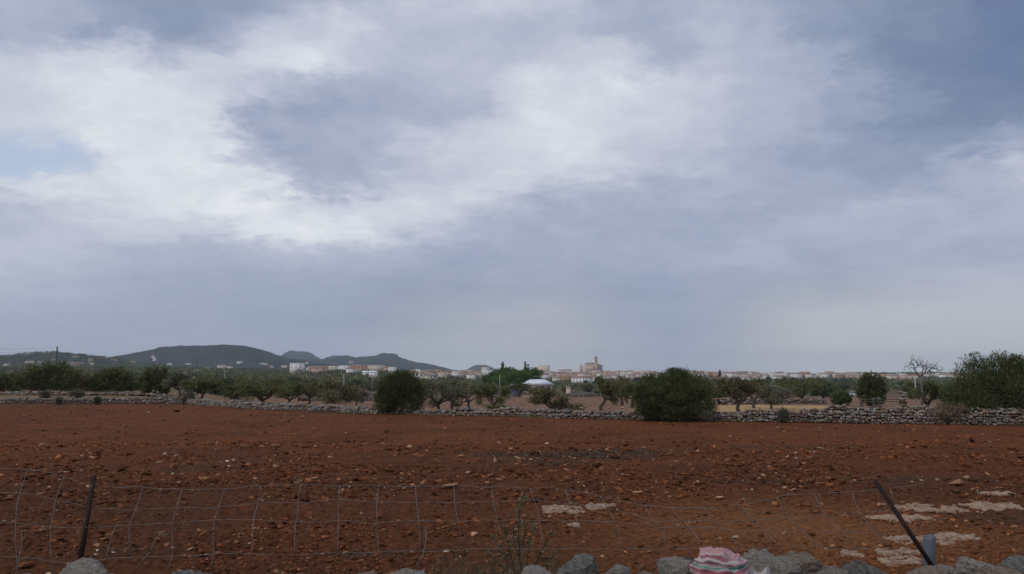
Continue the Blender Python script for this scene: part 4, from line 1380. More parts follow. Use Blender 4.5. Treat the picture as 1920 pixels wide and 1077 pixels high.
    # farmsteads on the left slopes
    for (px, py, Y, w, wl, lab) in ((62, 677, 1000, 30, 'cream', 'long low tiled farmhouse on the slope at the far left'), (140, 680, 1000, 30, 'pinkw', 'wide pinkish farmhouse right of the utility pole'), (169, 680, 1050, 9, 'white', 'small white house right of the wide pinkish farmhouse'),
                                    (12, 682, 900, 12, 'white', 'white cottage near the left edge'), (52, 689, 700, 32, 'cream', 'cream low farm with orange roof left of the utility pole'), (212, 674, 1500, 9, 'white', 'small white house on the saddle between the hills'),
                                    (248, 677, 1450, 9, 'cream', 'small cream house below the hill saddle'), (286, 667, 1900, 5, 'white', 'tiny white house high on the flat topped hill slope'), (289, 671, 1880, 5, 'white', 'second tiny white house just under the highest one'),
                                    (262, 697, 520, 21, 'cream', 'low cream farm building above the left thickets'), (317, 681, 1400, 8, 'white', 'small white house at the foot of the flat topped hill'), (352, 681, 1400, 9, 'white', 'white bungalow at the foot of the flat topped hill'),
                                    (368, 693, 800, 20, 'cream', 'cream tiled farm beside the thin dark pole'), (388, 689, 900, 11, 'white', 'bright white shed right of the thin dark pole'), (415, 685, 850, 16, 'cream', 'yellowish gabled farm below the round dark tree'),
                                    (430, 687, 860, 10, 'cream', 'small cream annexe right of the yellowish farm'), (449, 678, 1500, 10, 'white', 'pair like white house under the flat hill'), (493, 681, 1400, 14, 'white', 'white low house left of the lone villa'),
                                    (508, 686, 1100, 8, 'pinkw', 'small pink house left of the lone villa'), (532, 685, 1000, 10, 'cream', 'small cream house just left of the lone villa'), (423, 708, 420, 22, 'pinkw', 'red roofed shed in the left scrub'),
                                    (658, 677, 3000, 9, 'pinkw', 'pinkish house high on the rocky ridge slope'), (575, 679, 2400, 5, 'white', 'tiny white house on the hillside right of the lone villa'), (100, 673, 1400, 6, 'white', 'tiny white house just left of the utility pole top'),
                                    (140, 667.5, 1700, 9, 'greyw', 'grey house high on the left scrub hill'), (168, 672, 1600, 8, 'cream', 'cream house on the left scrub hill'), (345, 700, 600, 8, 'pinkw', 'small pink farm shed in the left scrub')):
        # where the line of sight under the house meets the slope
        Ys = np.linspace(400, 6500, 3000)
        d = at(px, py + 4.5, 1.0) - np.array((0, 0, EYE))
        hit = SURF(d[0] * Ys, Ys) >= EYE + d[2] * Ys
        Yh = float(Ys[np.argmax(hit)]) if hit.any() else Y
        x, zb = d[0] * Yh, EYE + d[2] * Yh
        w_ = w / F * Yh; hh = 3.6 / F * Yh
        dd = min(w_ * .7, 10)
        root = ob('farmhouse', None, None, (x, Yh + dd / 2, zb))
        mb = MB(); mb.box(-w_ / 2, w_ / 2, -dd / 2, dd / 2, -9, hh - .3); ob('wall', mb.mesh('wall', M[wl]), root)
        ob('roof', gable(w_, dd, hh, hh * .3).mesh('roof', M['tile2' if w > 9 else 'tile']), root)
        for q in range(2 if w < 12 else 4):
            nq = 2 if w < 12 else 4
            ob('window', unit_box('pane'), root, (-w_ / 2 + w_ * (q + .5) / nq, -dd / 2, hh * .5), None, (w_ / nq * .25, .12, hh * .35))
        tag(root, lab, 'house', 'scattered farmhouses')


def SURF(X, Y):
    Z = T(X, Y)
    for (_, D, dep, sky, _, _, _) in HILLS:
        px = X / Y * F + 960
        v = (Y - D) / dep
        # hill ridges were laid out along their own line of sight
        hz = (HOR - np.interp(px, [p[0] for p in sky], [p[1] for p in sky], 703, 703)) / F * D + EYE
        Z = np.maximum(Z, hz * np.clip(1 - np.abs(v) ** 1.35, 0, 1) - 6)
    return Z


build_town()


def church():
    Y = 1490.0
    k = Y / F
    x0 = xat(1108, Y); zb = at(1108, 696, Y)[2] - 6
    root = ob('church', None, None, (x0, Y, zb))
    X = lambda px: xat(px, Y) - x0
    Z = lambda py: at(1108, py, Y)[2] - zb
    mb = MB(); mb.box(X(1097), X(1121), -9, 9, 0, Z(682.5)); ob('nave', mb.mesh('nave', M['sandst']), root)
    rf = MB()
    rf.add([(X(1097) - .4, -9.6, Z(682.5)), (X(1121) + .2, -9.6, Z(682.5)), (X(1121) + .2, 9.6, Z(682.5)), (X(1097) - .4, 9.6, Z(682.5)), (X(1103), -2, Z(679.8)), (X(1116), -2, Z(679.8)), (X(1116), 4, Z(679.8)), (X(1103), 4, Z(679.8))],
           np.array([(0, 1, 5, 4), (1, 2, 6, 5), (2, 3, 7, 6), (3, 0, 4, 7), (4, 5, 6, 7), (3, 2, 1, 0)]))
    ob('roof', rf.mesh('roof', M['slate']), root)
    mb = MB(); ang = np.linspace(math.pi, 2 * math.pi, 7)
    ap = [(X(1124) + 6.2 * math.cos(a + .6), 2 + 7.2 * math.sin(a + .6)) for a in np.linspace(0, 2 * math.pi, 9)[:-1]]
    V = [(a, b, 0) for a, b in ap] + [(a, b, Z(685)) for a, b in ap] + [(X(1124), 2, Z(682.5))]
    mb.add(V, [np.array([(i, (i + 1) % 8, 8 + (i + 1) % 8, 8 + i) for i in range(8)]), np.array([(8 + i, 8 + (i + 1) % 8, 16) for i in range(8)])])
    ob('apse', mb.mesh('apse', M['slate']), root)
    tw = MB(); a, b = X(1114.2), X(1119.4)
    tw.box(a, b, -12.2, -7.2, 0, Z(673.2)); tower = ob('tower', tw.mesh('tower', M['sandst']), root)
    cn = MB(); cn.box(a - .4, b + .4, -12.6, -6.8, Z(679.9), Z(679.4)); cn.box(a - .4, b + .4, -12.6, -6.8, Z(673.2) + .01, Z(672.8)); ob('cornice', cn.mesh('cornice', M['sandst']), tower)
    sp = MB(); c = (a + b) / 2
    sp.add([(a, -12.2, Z(672.8)), (b, -12.2, Z(672.8)), (b, -7.2, Z(672.8)), (a, -7.2, Z(672.8)), (c, -9.7, Z(665.8))], [np.array([(0, 1, 4), (1, 2, 4), (2, 3, 4), (3, 0, 4)]), np.array([(3, 2, 1, 0)])])
    ob('spire', sp.mesh('spire', M['tile2']), tower)
    ob('belfry_opening', unit_box('pane'), tower, (c, -12.2, Z(676.6)), None, (1.7, .3, 3.8))
    for px, py in ((1106, 686.5), (1101.5, 684), (1113, 688)):
        ob('window', unit_box('pane'), root, (X(px), -9, Z(py)), None, (1.3, .3, 1.6))
    tag(root, 'tall sandstone church with a pointed bell tower on the town skyline', 'church')
    # small domed tower left of it
    Y2 = 1440.0
    x2 = xat(1090, Y2); zb2 = tz(x2, Y2)
    rt = ob('domed_tower', None, None, (x2, Y2, zb2))
    zz = lambda py: at(1090, py, Y2)[2] - zb2
    mb = MB(); mb.box(-3, 3, -3, 3, -2, zz(687.5)); ob('wall', mb.mesh('wall', M['sandst']), rt)
    V, Fc = ICO[2]; V = V * np.array((2.6, 2.6, 2.8)); V[:, 2] = np.maximum(V[:, 2], -.1)
    ob('dome', mesh('dome', V + np.array((0, 0, zz(687.4))), Fc, M['tile2'], None, True), rt)
    mb = MB(); mb.tube([(0, 0, zz(685)), (0, 0, zz(683))], [.25, .12], 6); ob('finial', mb.mesh('finial', M['slate']), rt)
    tag(rt, 'small square tower with a little dome left of the church', 'tower')


church()


def farmhouse():
    Y = 255.0
    x = xat(1008, Y); zb = tz(x, Y)
    root = ob('farmhouse', None, None, (x, Y, zb))
    X = lambda p: xat(p, Y) - x
    Z = lambda p: at(1008, p, Y)[2] - zb
    w0, w1 = X(980), X(1035)
    mb = MB(); mb.box(w0, w1, 0, 8, -1, Z(721.5)); ob('wall', mb.mesh('wall', M['cream']), root)
    rf = MB(); z0, z1 = Z(721.3), Z(711.8)
    a0, a1, r0, r1 = X(976), X(1039), X(995.5), X(1021)
    V = [(a0, -.7, z0), (a1, -.7, z0), (a1, 8.7, z0), (a0, 8.7, z0), (r0, 4, z1), (r1, 4, z1)]
    rf.add(V, [np.array([(0, 1, 5, 4), (2, 3, 4, 5), (3, 2, 1, 0)]), np.array([(1, 2, 5), (3, 0, 4)])])
    roof = ob('roof', rf.mesh('roof', M['metalroof']), root)
    for k in range(9):
        t = k / 8
        p0 = np.array((a0 + (a1 - a0) * t, -.7, z0 + .05)); p1 = np.array((r0 + (r1 - r0) * t, 4, z1 + .05))
        sm = MB(); sm.tube([p0, p1], [.05, .05], 4); ob('roof_rib', sm.mesh('roof_rib', M['metalroof']), roof)
    sh = MB(); sh.box(X(956), X(976), 1, 6, -1, Z(727)); ob('lean_to', sh.mesh('lean_to', M['bluesheet']), root)
    sr = MB(); sr.add([(X(955), -.2, Z(728)), (X(976) - .05, -.2, Z(727)), (X(976) - .05, 6, Z(720.5)), (X(955), 6, Z(721))], np.array([(0, 1, 2, 3)]))
    sr.add([(X(955), -.2, Z(728) - .15), (X(976) - .05, -.2, Z(727) - .15), (X(976) - .05, 6, Z(720.5) - .15), (X(955), 6, Z(721) - .15)], np.array([(3, 2, 1, 0)]))
    ob('lean_to_roof', sr.mesh('lean_to_roof', M['metalroof']), root)
    fw = MB(); fw.box(X(983), X(1002), -2.4, -2.1, -.5, Z(733)); ob('yard_wall', fw.mesh('yard_wall', M['cream']), root)
    for px in (1008, 1018, 1028):
        ob('window', unit_box('pane'), root, (X(px), 0, Z(728)), None, (1.0, .1, 1.2))
    ob('door', unit_box('pane'), root, (X(996), 0, 1.0), None, (1.0, .1, 2.1))
    tag(root, 'cream farmhouse with a bright white sheet metal hip roof and lean-to', 'house')
    # small stone hut beside it
    house(1062, 1070, 728, 235, 'small square stone hut right of the white roofed farmhouse', 'sandst', flat=True, wins=0, storeys=1, name='stone_hut', cat='hut', depth=2)


farmhouse()


def car(px, Y, label, rz):
    x = xat(px, Y); zb = tz(x, Y)
    root = ob('parked_car', None, None, (x, Y, zb + .05), (0, 0, rz))
    prof = [(-2.0, .35), (-2.05, .75), (-1.9, .95), (-1.0, 1.02), (1.2, 1.02), (1.95, .88), (2.05, .6), (2.0, .35)]
    cab = [(-1.75, .98), (-1.35, 1.40), (.35, 1.45), (1.15, 1.0)]

    def extr(pr, hw, inset=0.0):
        mb = MB(); n = len(pr)
        V = [(a, -hw + (inset if b > 1.1 else 0), b) for a, b in pr] + [(a, hw - (inset if b > 1.1 else 0), b) for a, b in pr]
        mb.add(V, [np.array([(i, (i + 1) % n, n + (i + 1) % n, n + i) for i in range(n)]), ]) 
        mb.F.setdefault(n, []).append(np.array([list(range(n))[::-1]])); mb.F[n].append(np.array([[n + i for i in range(n)]]))
        return mb
    ob('body', extr(prof, .85).mesh('body', M['carpaint']), root)
    cb = ob('cabin', extr(cab, .78, .12).mesh('cabin', M['pane']), root)
    rp = MB(); rp.add([(-1.38, -.66, 1.412), (.37, -.66, 1.462), (.37, .66, 1.462), (-1.38, .66, 1.412), (-1.38, -.66, 1.45), (.37, -.66, 1.50), (.37, .66, 1.50), (-1.38, .66, 1.45)],
                      np.array([(3, 2, 1, 0), (4, 5, 6, 7), (0, 1, 5, 4), (1, 2, 6, 5), (2, 3, 7, 6), (3, 0, 4, 7)]))
    ob('roof_panel', rp.mesh('roof_panel', M['carpaint']), cb)
    wm = MB(); wm.tube([(0, -.1, 0), (0, .1, 0)], [.31, .31], 14); wme = wm.mesh('wheel', M['tyre'])
    for sx in (-1.25, 1.3):
        for sy in (-.8, .8):
            ob('wheel', wme, root, (sx, sy, .31))
    for sy in (-.6, .6):
        ob('headlight', unit_box('metalroof'), root, (2.02, sy, .7), None, (.08, .28, .14))
    tag(root, label, 'car')


car(1600, 250, 'white car parked behind the second wall at the right', .15)
car(1138, 232, 'pale blue white car half hidden by the slanting almond tree', .1)


def poles():
    def pole(px, yt, Y, rad, mat, label, arms=True, lamp=False):
        x = xat(px, Y); zb = tz(x, Y)
        H = at(px, yt, Y)[2] - zb
        root = ob('utility_pole', None, None, (x, Y, zb))
        mb = MB(); mb.tube([(0, 0, -.5), (0, 0, H)], [rad, rad * .75], 8); ob('shaft', mb.mesh('shaft', M[mat]), root)
        if arms:
            mb = MB(); mb.box(-.5, .5, -.05 - rad, -rad, H - .55, H - .43); ob('crossarm', mb.mesh('crossarm', M['pole']), root)
            for s in (-.42, 0, .42):
                ib = MB(); ib.tube([(s, -rad - .02, H - .43), (s, -rad - .02, H - .25)], [.05, .04], 6); ob('insulator', ib.mesh('insulator', M['concrete']), root)
        if lamp:
            mb = MB(); mb.box(-.9, .1, -.12, .12, H, H + .14); ob('lamp_head', mb.mesh('lamp_head', M['concrete']), root)
        tag(root, label, 'pole')
        return np.array((x, Y, zb + H))
    t = pole(104, 650, 130, .14, 'pole', 'tall dark utility pole in front of the left thickets', False)
    pole(368, 674, 300, .16, 'pole', 'thin dark pole left of the round dark tree on the left slope', False)
    pole(421, 693, 260, .10, 'concrete', 'pale lamp post above the red roofed shed', False, True)
    pole(645, 702, 170, .11, 'concrete', 'pale concrete pole left of the rounded wall bush', False)
    pole(698, 706, 300, .10, 'concrete', 'short pale lamp post just left of the rounded wall bush', False, True)
    pole(937, 703, 230, .12, 'concrete', 'pale concrete pole in front of the pine clump', False)
    pole(1715, 710, 120, .10, 'concrete', 'pale post just left of the bare tree', False)
    # cables from the tall pole out of the frame on the left
    for k, (ye, dz) in enumerate(((653, -.2), (657.5, -.75))):
        e = at(-260, ye - 2, 118)
        s = t + np.array((-.42 + .84 * k, -.14, dz))
        u = np.linspace(0, 1, 14)[:, None]
        P = s * (1 - u) + e * u; P[:, 2] -= (4 * u * (1 - u) * .35)[:, 0]
        mb = MB(); mb.tube(P, .012, 4)
        tag(ob('power_cable', mb.mesh('power_cable', M['cable'])), ('upper' if k == 0 else 'lower') + ' overhead cable running left from the tall utility pole', 'cable', 'overhead cables')


poles()


def rails():
    Y = 52.0
    root = ob('rail_fence', None, None, (xat(1650, Y), Y, tz(xat(1650, Y), Y)))
    X = lambda p: xat(p, Y) - root.location.x
    Z = lambda p: at(1650, p, Y)[2] - root.location.z
    for px, yt in ((1636, 746), (1646, 746), (1612, 747), (1686, 746)):
        mb = MB(); mb.box(X(px) - .09, X(px) + .09, -.08, .08, -.3, Z(yt)); ob('post', mb.mesh('post', M['wood']), root)
    for yy in (749, 753.5):
        mb = MB(); mb.box(X(1610), X(1690), -.135, -.085, Z(yy + .7), Z(yy - .7)); ob('rail', mb.mesh('rail', M['wood']), root)
    tag(root, 'weathered wooden rail fence behind the second wall at the right', 'fence')
    # stone gatepost
    Y = 48.6; x = xat(1690, Y); zb = tz(x, Y)
    H = at(1690, 736, Y)[2] - zb
    root = ob('stone_gatepost', None, None, (x, Y, zb))
    r = np.random.default_rng(8); z = 0
    while z < H - .1:
        s = r.uniform(.16, .26)
        ob('stone', WMESH[int(r.integers(len(WMESH)))], root, (r.normal(0, .03), r.normal(0, .03), z + s / 2), (0, 0, r.uniform(0, 6)), (.24, .22, s * .62)); z += s * .9
    ob('stone', WMESH[2], root, (-.08, 0, H), (0, .1, .3), (.28, .2, .08))
    tag(root, 'narrow rubble gatepost with a jutting cap stone at the right', 'gatepost')
    for k, (px, py, lab) in enumerate(((1090, 762, 'left of three tan rocks lying just behind the far wall'), (1141, 762, 'middle of three tan rocks lying just behind the far wall'), (1166, 762, 'right of three tan rocks lying just behind the far wall'))):
        Y = 49.0; x = xat(px, Y)
        tag(ob('tan_rock', FST[k][1], None, (x, Y, at(px, py, Y)[2] - .10), (0, 0, k * 1.3), (.22, .16, .18)), lab, 'rock', 'tan rocks behind the wall')


rails()

# ------------------------------------------------------------------ the near rubble wall, fence and what lies on it
NEARM = [rock(4, 500 + k, .35, .15, (1, 1, 1), 15, (.42, .80)) for k in range(12)]
M['stone_warm'] = material('ochre_stained_limestone', base=(.50, .41, .32), dark=(.16, .12, .09), scale=7, bump=.035, bscale=26, spec=.12)
M['stone_dark'] = material('lichen_dark_limestone', base=(.36, .34, .31), dark=(.09, .085, .075), scale=6, bump=.035, bscale=26, spec=.12)
NEARME = [mesh('stone', V, Fc, M[('stone', 'stone_dark', 'stone', 'stone_warm')[k % 4]], None, True) for k, (V, Fc) in enumerate(NEARM)]


def near_wall():
    r = np.random.default_rng(77)
    root = ob('rubble_wall', None, None, (0, 5.2, 0))
    mb = MB()
    n = 60
    xs = np.linspace(-9, 9, n)
    V = []
    for x in xs:
        h = 1.04 + .04 * math.sin(x * 2.3) + .03 * math.sin(x * 5.1 + 1)
        V += [(x, -.85, .2), (x, -.5, h - .08), (x, .1, h), (x, .55, h - .12), (x, .85, -.3)]
    i = np.arange(n - 1)[:, None] * 5; j = np.arange(4)[None]
    mb.add(V, np.stack([i + j, i + 5 + j, i + 5 + j + 1, i + j + 1], -1).reshape(-1, 4))
    ob('earth_core', mb.mesh('earth_core', M['core'], True), root)
    # the stones the photograph shows: centre px, top py, width px, distance
    S = [(175, 1046, 92, 5.15, .55), (362, 1066, 128, 4.95, .4), (765, 1064, 84, 5.1, .5), (688, 1072, 40, 5.2, .5), (1006, 1064, 74, 5.0, .45), (1086, 1040, 100, 5.15, .62), (1161, 1057, 60, 5.05, .55),
         (1214, 1072, 52, 5.0, .5), (1273, 1045, 84, 5.2, .6), (1296, 1041, 52, 5.4, .6), (1428, 1033, 104, 5.45, .5), (1502, 1036, 78, 5.25, .62), (1478, 1044, 66, 5.1, .5), (1625, 1047, 88, 5.1, .55), (1556, 1060, 66, 5.2, .5),
         (1735, 1064, 80, 5.0, .45), (1838, 1048, 96, 5.3, .42), (1905, 1044, 100, 5.2, .5), (1775, 1058, 64, 5.35, .45), (1880, 1062, 110, 4.9, .4), (560, 1078, 60, 5.2, .4), (60, 1074, 70, 5.1, .4)]
    for k, (px, top, w, Y, asp) in enumerate(S):
        hw = w / F * Y / 2 * 1.08
        hz = hw * asp * 1.5
        p = at(px, top, Y)
        me = NEARME[k % 12]
        zt = max(v.co.z for v in me.vertices)
        o = ob('stone', me, root, (p[0], Y - 5.2, p[2] - hz * zt), (0, 0, r.uniform(-.5, .5)), (hw * 1.12, hw * .95, hz))
    for k in range(130):
        x = r.uniform(-8.5, 8.5); y = r.uniform(-.85, .75)
        zs = 1.0 - (.25 + .9 * max(0, abs(y) - .5)) - (r.random() * .25 if abs(y) < .5 else r.random() * .55)
        s = r.uniform(.10, .22)
        ob('stone', NEARME[int(r.integers(12))], root, (x, y, zs), (r.normal(0, .3), r.normal(0, .3), r.uniform(0, 6.28)), (s * 1.2, s, s * .7))
    tag(root, 'near rubble wall of grey limestone along the bottom edge', 'stone wall')


near_wall()


def fence():
    r = np.random.default_rng(55)
    Y0 = 5.5
    root = ob('wire_fence', None, None, (0, Y0, 1.0))
    off = np.array((0, -Y0, -1.0))

    def poly(pts, rad, nm, sides=5, dy=0.0, wob=1.0):
        P = np.array([at(a, b, Y0 + dy) for a, b in pts]) + off
        # densify with a hand-bent wobble
        seg = np.linalg.norm(np.diff(P, axis=0), axis=1); S = np.concatenate([[0], np.cumsum(seg)])
        m = max(int(S[-1] / .035), 4)
        u = np.linspace(0, S[-1], m)
        Q = np.stack([np.interp(u, S, P[:, i]) for i in range(3)], 1)
        if m > 6:
            Kn = np.array((.25, .5, .25))
            for _ in range(2):
                for i in range(3):
                    Q[1:-1, i] = np.convolve(Q[:, i], Kn, 'valid')
        ph = r.uniform(0, 50)
        Q[:, 2] += (vnoise(np.stack([u * 9 + ph, u * 0, u * 0], 1), 4) - .5) * .006 * wob
        Q[:, 1] += (vnoise(np.stack([u * 5 + ph, u * 0, u * 0], 1), 5) - .5) * .02 * wob
        mb = MB(); mb.tube(Q, rad, sides)
        return ob(nm, mb.mesh(nm, M['wire_dull' if nm == 'line_wire' else 'wire'], True), root)
    W = [
        [(-140, 876), (0, 879), (50, 881), (85, 885), (120, 893), (145, 903), (170, 911), (200, 913), (268, 914), (345, 919), (420, 918), (455, 912), (490, 912), (560, 910), (600, 910), (637, 911), (700, 911), (760, 911), (820, 912), (890, 911), (925, 913), (960, 911), (995, 916), (1035, 916), (1060, 920), (1100, 924), (1125, 930), (1150, 935), (1175, 941), (1210, 947), (1255, 953), (1300, 954), (1350, 952), (1395, 948), (1440, 938), (1480, 930), (1520, 927), (1560, 925), (1600, 924), (1650, 918), (1690, 915), (1735, 905)],
        [(-140, 920), (0, 924), (35, 926), (70, 927), (100, 936), (125, 941), (150, 948), (172, 955), (240, 956), (300, 954), (380, 952), (420, 951), (490, 945), (560, 942), (637, 938), (700, 941), (780, 942), (850, 941), (920, 940), (1000, 939), (1075, 944), (1140, 951), (1190, 968), (1227, 980), (1275, 975), (1335, 980), (1408, 979), (1475, 972), (1545, 968), (1610, 963), (1680, 957)],
        [(-140, 978), (0, 981), (30, 983), (70, 987), (95, 990), (160, 991), (220, 986), (300, 981), (360, 977), (400, 974), (470, 976), (555, 977), (635, 977), (700, 980), (780, 977), (860, 977), (935, 976), (1010, 976), (1083, 977), (1153, 978), (1244, 989), (1300, 988), (1360, 993), (1440, 996), (1510, 997), (1580, 998), (1645, 1003), (1705, 996)],
        [(-140, 1044), (0, 1046), (35, 1047), (70, 1049), (98, 1055), (120, 1057), (150, 1055), (215, 1046), (300, 1043), (400, 1039), (470, 1040), (555, 1039), (635, 1036), (710, 1035), (790, 1034), (870, 1031), (945, 1029), (1020, 1030), (1090, 1029), (1165, 1031), (1248, 1028), (1330, 1029), (1400, 1030), (1480, 1028), (1530, 1026), (1610, 1031), (1675, 1030), (1745, 1060)],
    ]
    for w in W:
        poly(w, .0020, 'line_wire', 5, 0, 2.0)
    St = [[(50, 882), (36, 925), (32, 983), (32, 1047), (30, 1077)], [(118, 893), (103, 935), (105, 955), (97, 990), (96, 1055), (96, 1078)], [(268, 914), (256, 955), (244, 985), (243, 1043), (242, 1060)],
          [(343, 919), (330, 955), (332, 962), (322, 980), (325, 1043), (313, 1068)], [(421, 918), (408, 951), (401, 974), (402, 1039), (396, 1066)], [(489, 912), (482, 945), (476, 975), (474, 1040)],
          [(564, 911), (557, 941), (560, 955), (554, 977), (553, 1039)], [(637, 911), (634, 940), (635, 977), (634, 1036)], [(709, 911), (710, 928), (706, 942), (707, 977), (709, 1036)], [(779, 912), (780, 942), (786, 977), (788, 1034)],
          [(851, 913), (852, 941), (859, 976), (866, 1031)], [(922, 912), (924, 940), (934, 976), (942, 1029)], [(995, 916), (1000, 940), (1012, 960), (1010, 976), (1020, 1020)], [(1060, 920), (1068, 943), (1083, 977), (1096, 1000)],
          [(1125, 931), (1138, 950), (1153, 977), (1160, 1000), (1167, 1031)], [(1209, 946), (1210, 962), (1227, 980), (1244, 990), (1247, 1027)], [(1262, 955), (1275, 975), (1292, 984), (1315, 1019)], [(1320, 953), (1335, 977), (1360, 993), (1388, 1028)],
          [(1392, 949), (1408, 978), (1440, 996), (1458, 1027)], [(1457, 934), (1475, 970), (1510, 997), (1530, 1024)], [(1528, 928), (1545, 969), (1580, 998), (1610, 1030)], [(1597, 924), (1610, 962), (1645, 1004), (1672, 1029)], [(1668, 917), (1676, 940), (1690, 968)],
          [(-60, 880), (-70, 925), (-66, 982), (-66, 1050)]]
    for s in St:
        poly(s, .0024, 'stay_wire', 5, -.004, 2.0)

    def angle_post(p0, p1, Y, wid, nm_lab):
        a, b = at(*p0, Y) + off, at(*p1, Y) + off
        d = b - a; d /= np.linalg.norm(d)
        s = np.cross(d, (0, 1, 0)); s /= np.linalg.norm(s); t = np.cross(s, d)
        th = .006
        mb = MB()
        # rolled angle iron: two flanges
        for (u0, u1, v0, v1) in ((-wid / 2, wid / 2, -th / 2, th / 2), (-th / 2, th / 2, th / 2 + .0005, wid * .8)):
            V = [q + s * u + t * v for q in (a, b) for v in (v0, v1) for u in (u0, u1)]
            mb.add(V, np.array([(0, 2, 3, 1), (4, 5, 7, 6), (0, 1, 5, 4), (2, 6, 7, 3), (0, 4, 6, 2), (1, 3, 7, 5)]))
        o = ob('post', mb.mesh('post', M['rust']), root)
        o['label'] = nm_lab
        return o
    angle_post((176, 892), (146, 1082), 5.47, .034, 'nearly upright rusty angle iron post')
    angle_post((1640, 901), (1768, 1092), 5.44, .030, 'rusty angle iron post leaning far over')
    # ties of thin wire round the posts
    for pts in ([(170, 908), (178, 912), (168, 926), (165, 915), (172, 910)], [(160, 970), (158, 985), (162, 992), (168, 990)], [(1678, 953), (1684, 957), (1690, 952)], [(1702, 992), (1712, 1000), (1724, 998), (1718, 990), (1706, 997), (1720, 1003)], [(1748, 1063), (1756, 1060), (1762, 1064), (1757, 1052)]):
        poly(pts, .0020, 'tie_wire', 4, -.04, .3)
    tag(root, 'sagging galvanised wire mesh fence on two rusty posts', 'fence')


fence()


def pipe():
    Y = 5.72
    p = at(1737, 1005, Y); rad = 21.5 / F * Y / 2
    root = ob('plastic_pipe', None, None, (p[0], Y, .9), (.02, .03, 0))
    H = p[2] - .9
    n = 28
    ang = np.arange(n) * 2 * math.pi / n
    prof = [(rad, -.2), (rad, H * .25), (rad * 1.0, H * .26), (rad * .99, H * .6), (rad, H - .01), (rad * .97, H), (rad * .88, H), (rad * .88, H * .2)]
    V = np.array([(q * math.cos(a), q * math.sin(a), z + .012 * math.cos(a) * (z > H * .9)) for q, z in prof for a in ang])
    i = np.arange(len(prof) - 1)[:, None] * n; j = np.arange(n)[None]; k = (j + 1) % n
    me = mesh('plastic_pipe', V, np.stack([i + j, i + k, i + n + k, i + n + j], -1).reshape(-1, 4), M['pvc'], None, True)
    root.data if False else None
    ob('tube', me, root)
    mb = MB(); mb.tube([(rad * 1.02 * math.cos(a), rad * 1.02 * math.sin(a), H * .18) for a in np.linspace(0, 2 * math.pi, 20)], .003, 4); ob('band', mb.mesh('band', M['pvc']), root)
    tag(root, 'short grey plastic pipe standing upright behind the leaning post', 'pipe')


pipe()


def sack_material():
    m = bpy.data.materials.new('woven_striped_sack'); m.use_nodes = True
    nt = m.node_tree; N, L = nt.nodes, nt.links
    b = N['Principled BSDF']; b.inputs['Roughness'].default_value = .75; b.inputs['Specular IOR Level'].default_value = .25
    a = N.new('ShaderNodeAttribute'); a.attribute_name = 'stripe'
    tc = N.new('ShaderNodeTexCoord')
    n = N.new('ShaderNodeTexNoise'); n.inputs['Scale'].default_value = 28; n.inputs['Detail'].default_value = 6
    L.new(tc.outputs['Object'], n.inputs['Vector'])
    ad = N.new('ShaderNodeMath'); ad.operation = 'MULTIPLY_ADD'; L.new(n.outputs['Fac'], ad.inputs[0]); ad.inputs[1].default_value = .20
    L.new(a.outputs['Fac'], ad.inputs[2])
    sb = N.new('ShaderNodeMath'); sb.operation = 'SUBTRACT'; L.new(ad.outputs[0], sb.inputs[0]); sb.inputs[1].default_value = .10
    rp = N.new('ShaderNodeValToRGB'); cr = rp.color_ramp; cr.interpolation = 'LINEAR'
    wht = (.52, .47, .45, 1); pk = (.50, .28, .30, 1); red = (.42, .15, .17, 1); gr = (.08, .25, .20, 1)
    st = [(0, pk), (.16, pk), (.24, wht), (.30, red), (.38, (.58, .30, .33, 1)), (.44, wht), (.54, wht), (.58, red), (.62, wht), (.67, red), (.70, wht), (.74, gr), (.80, gr), (.83, wht), (.87, red), (.93, red), (.97, wht), (1, pk)]
    while len(cr.elements) < len(st):
        cr.elements.new(.5)
    for _ in range(2):
        for e, (p, c) in zip(cr.elements, st):
            e.position = p; e.color = c
    L.new(sb.outputs[0], rp.inputs[0])
    wv = N.new('ShaderNodeTexNoise'); wv.inputs['Scale'].default_value = 160; L.new(tc.outputs['Object'], wv.inputs['Vector'])
    mx = N.new('ShaderNodeMix'); mx.data_type = 'RGBA'; mx.blend_type = 'MULTIPLY'; mx.inputs[0].default_value = .6
    L.new(rp.outputs[0], mx.inputs[6]); L.new(wv.outputs['Color'], mx.inputs[7])
    sc = N.new('ShaderNodeMix'); sc.data_type = 'RGBA'; sc.blend_type = 'MULTIPLY'; sc.inputs[0].default_value = 1
    L.new(mx.outputs[2], sc.inputs[6]); sc.inputs[7].default_value = (1.15, 1.15, 1.15, 1)
    L.new(sc.outputs[2], b.inputs['Base Color'])
    bp = N.new('ShaderNodeBump'); bp.inputs['Distance'].default_value = .006; L.new(n.outputs['Fac'], bp.inputs['Height']); L.new(bp.outputs[0], b.inputs['Normal'])
    return m


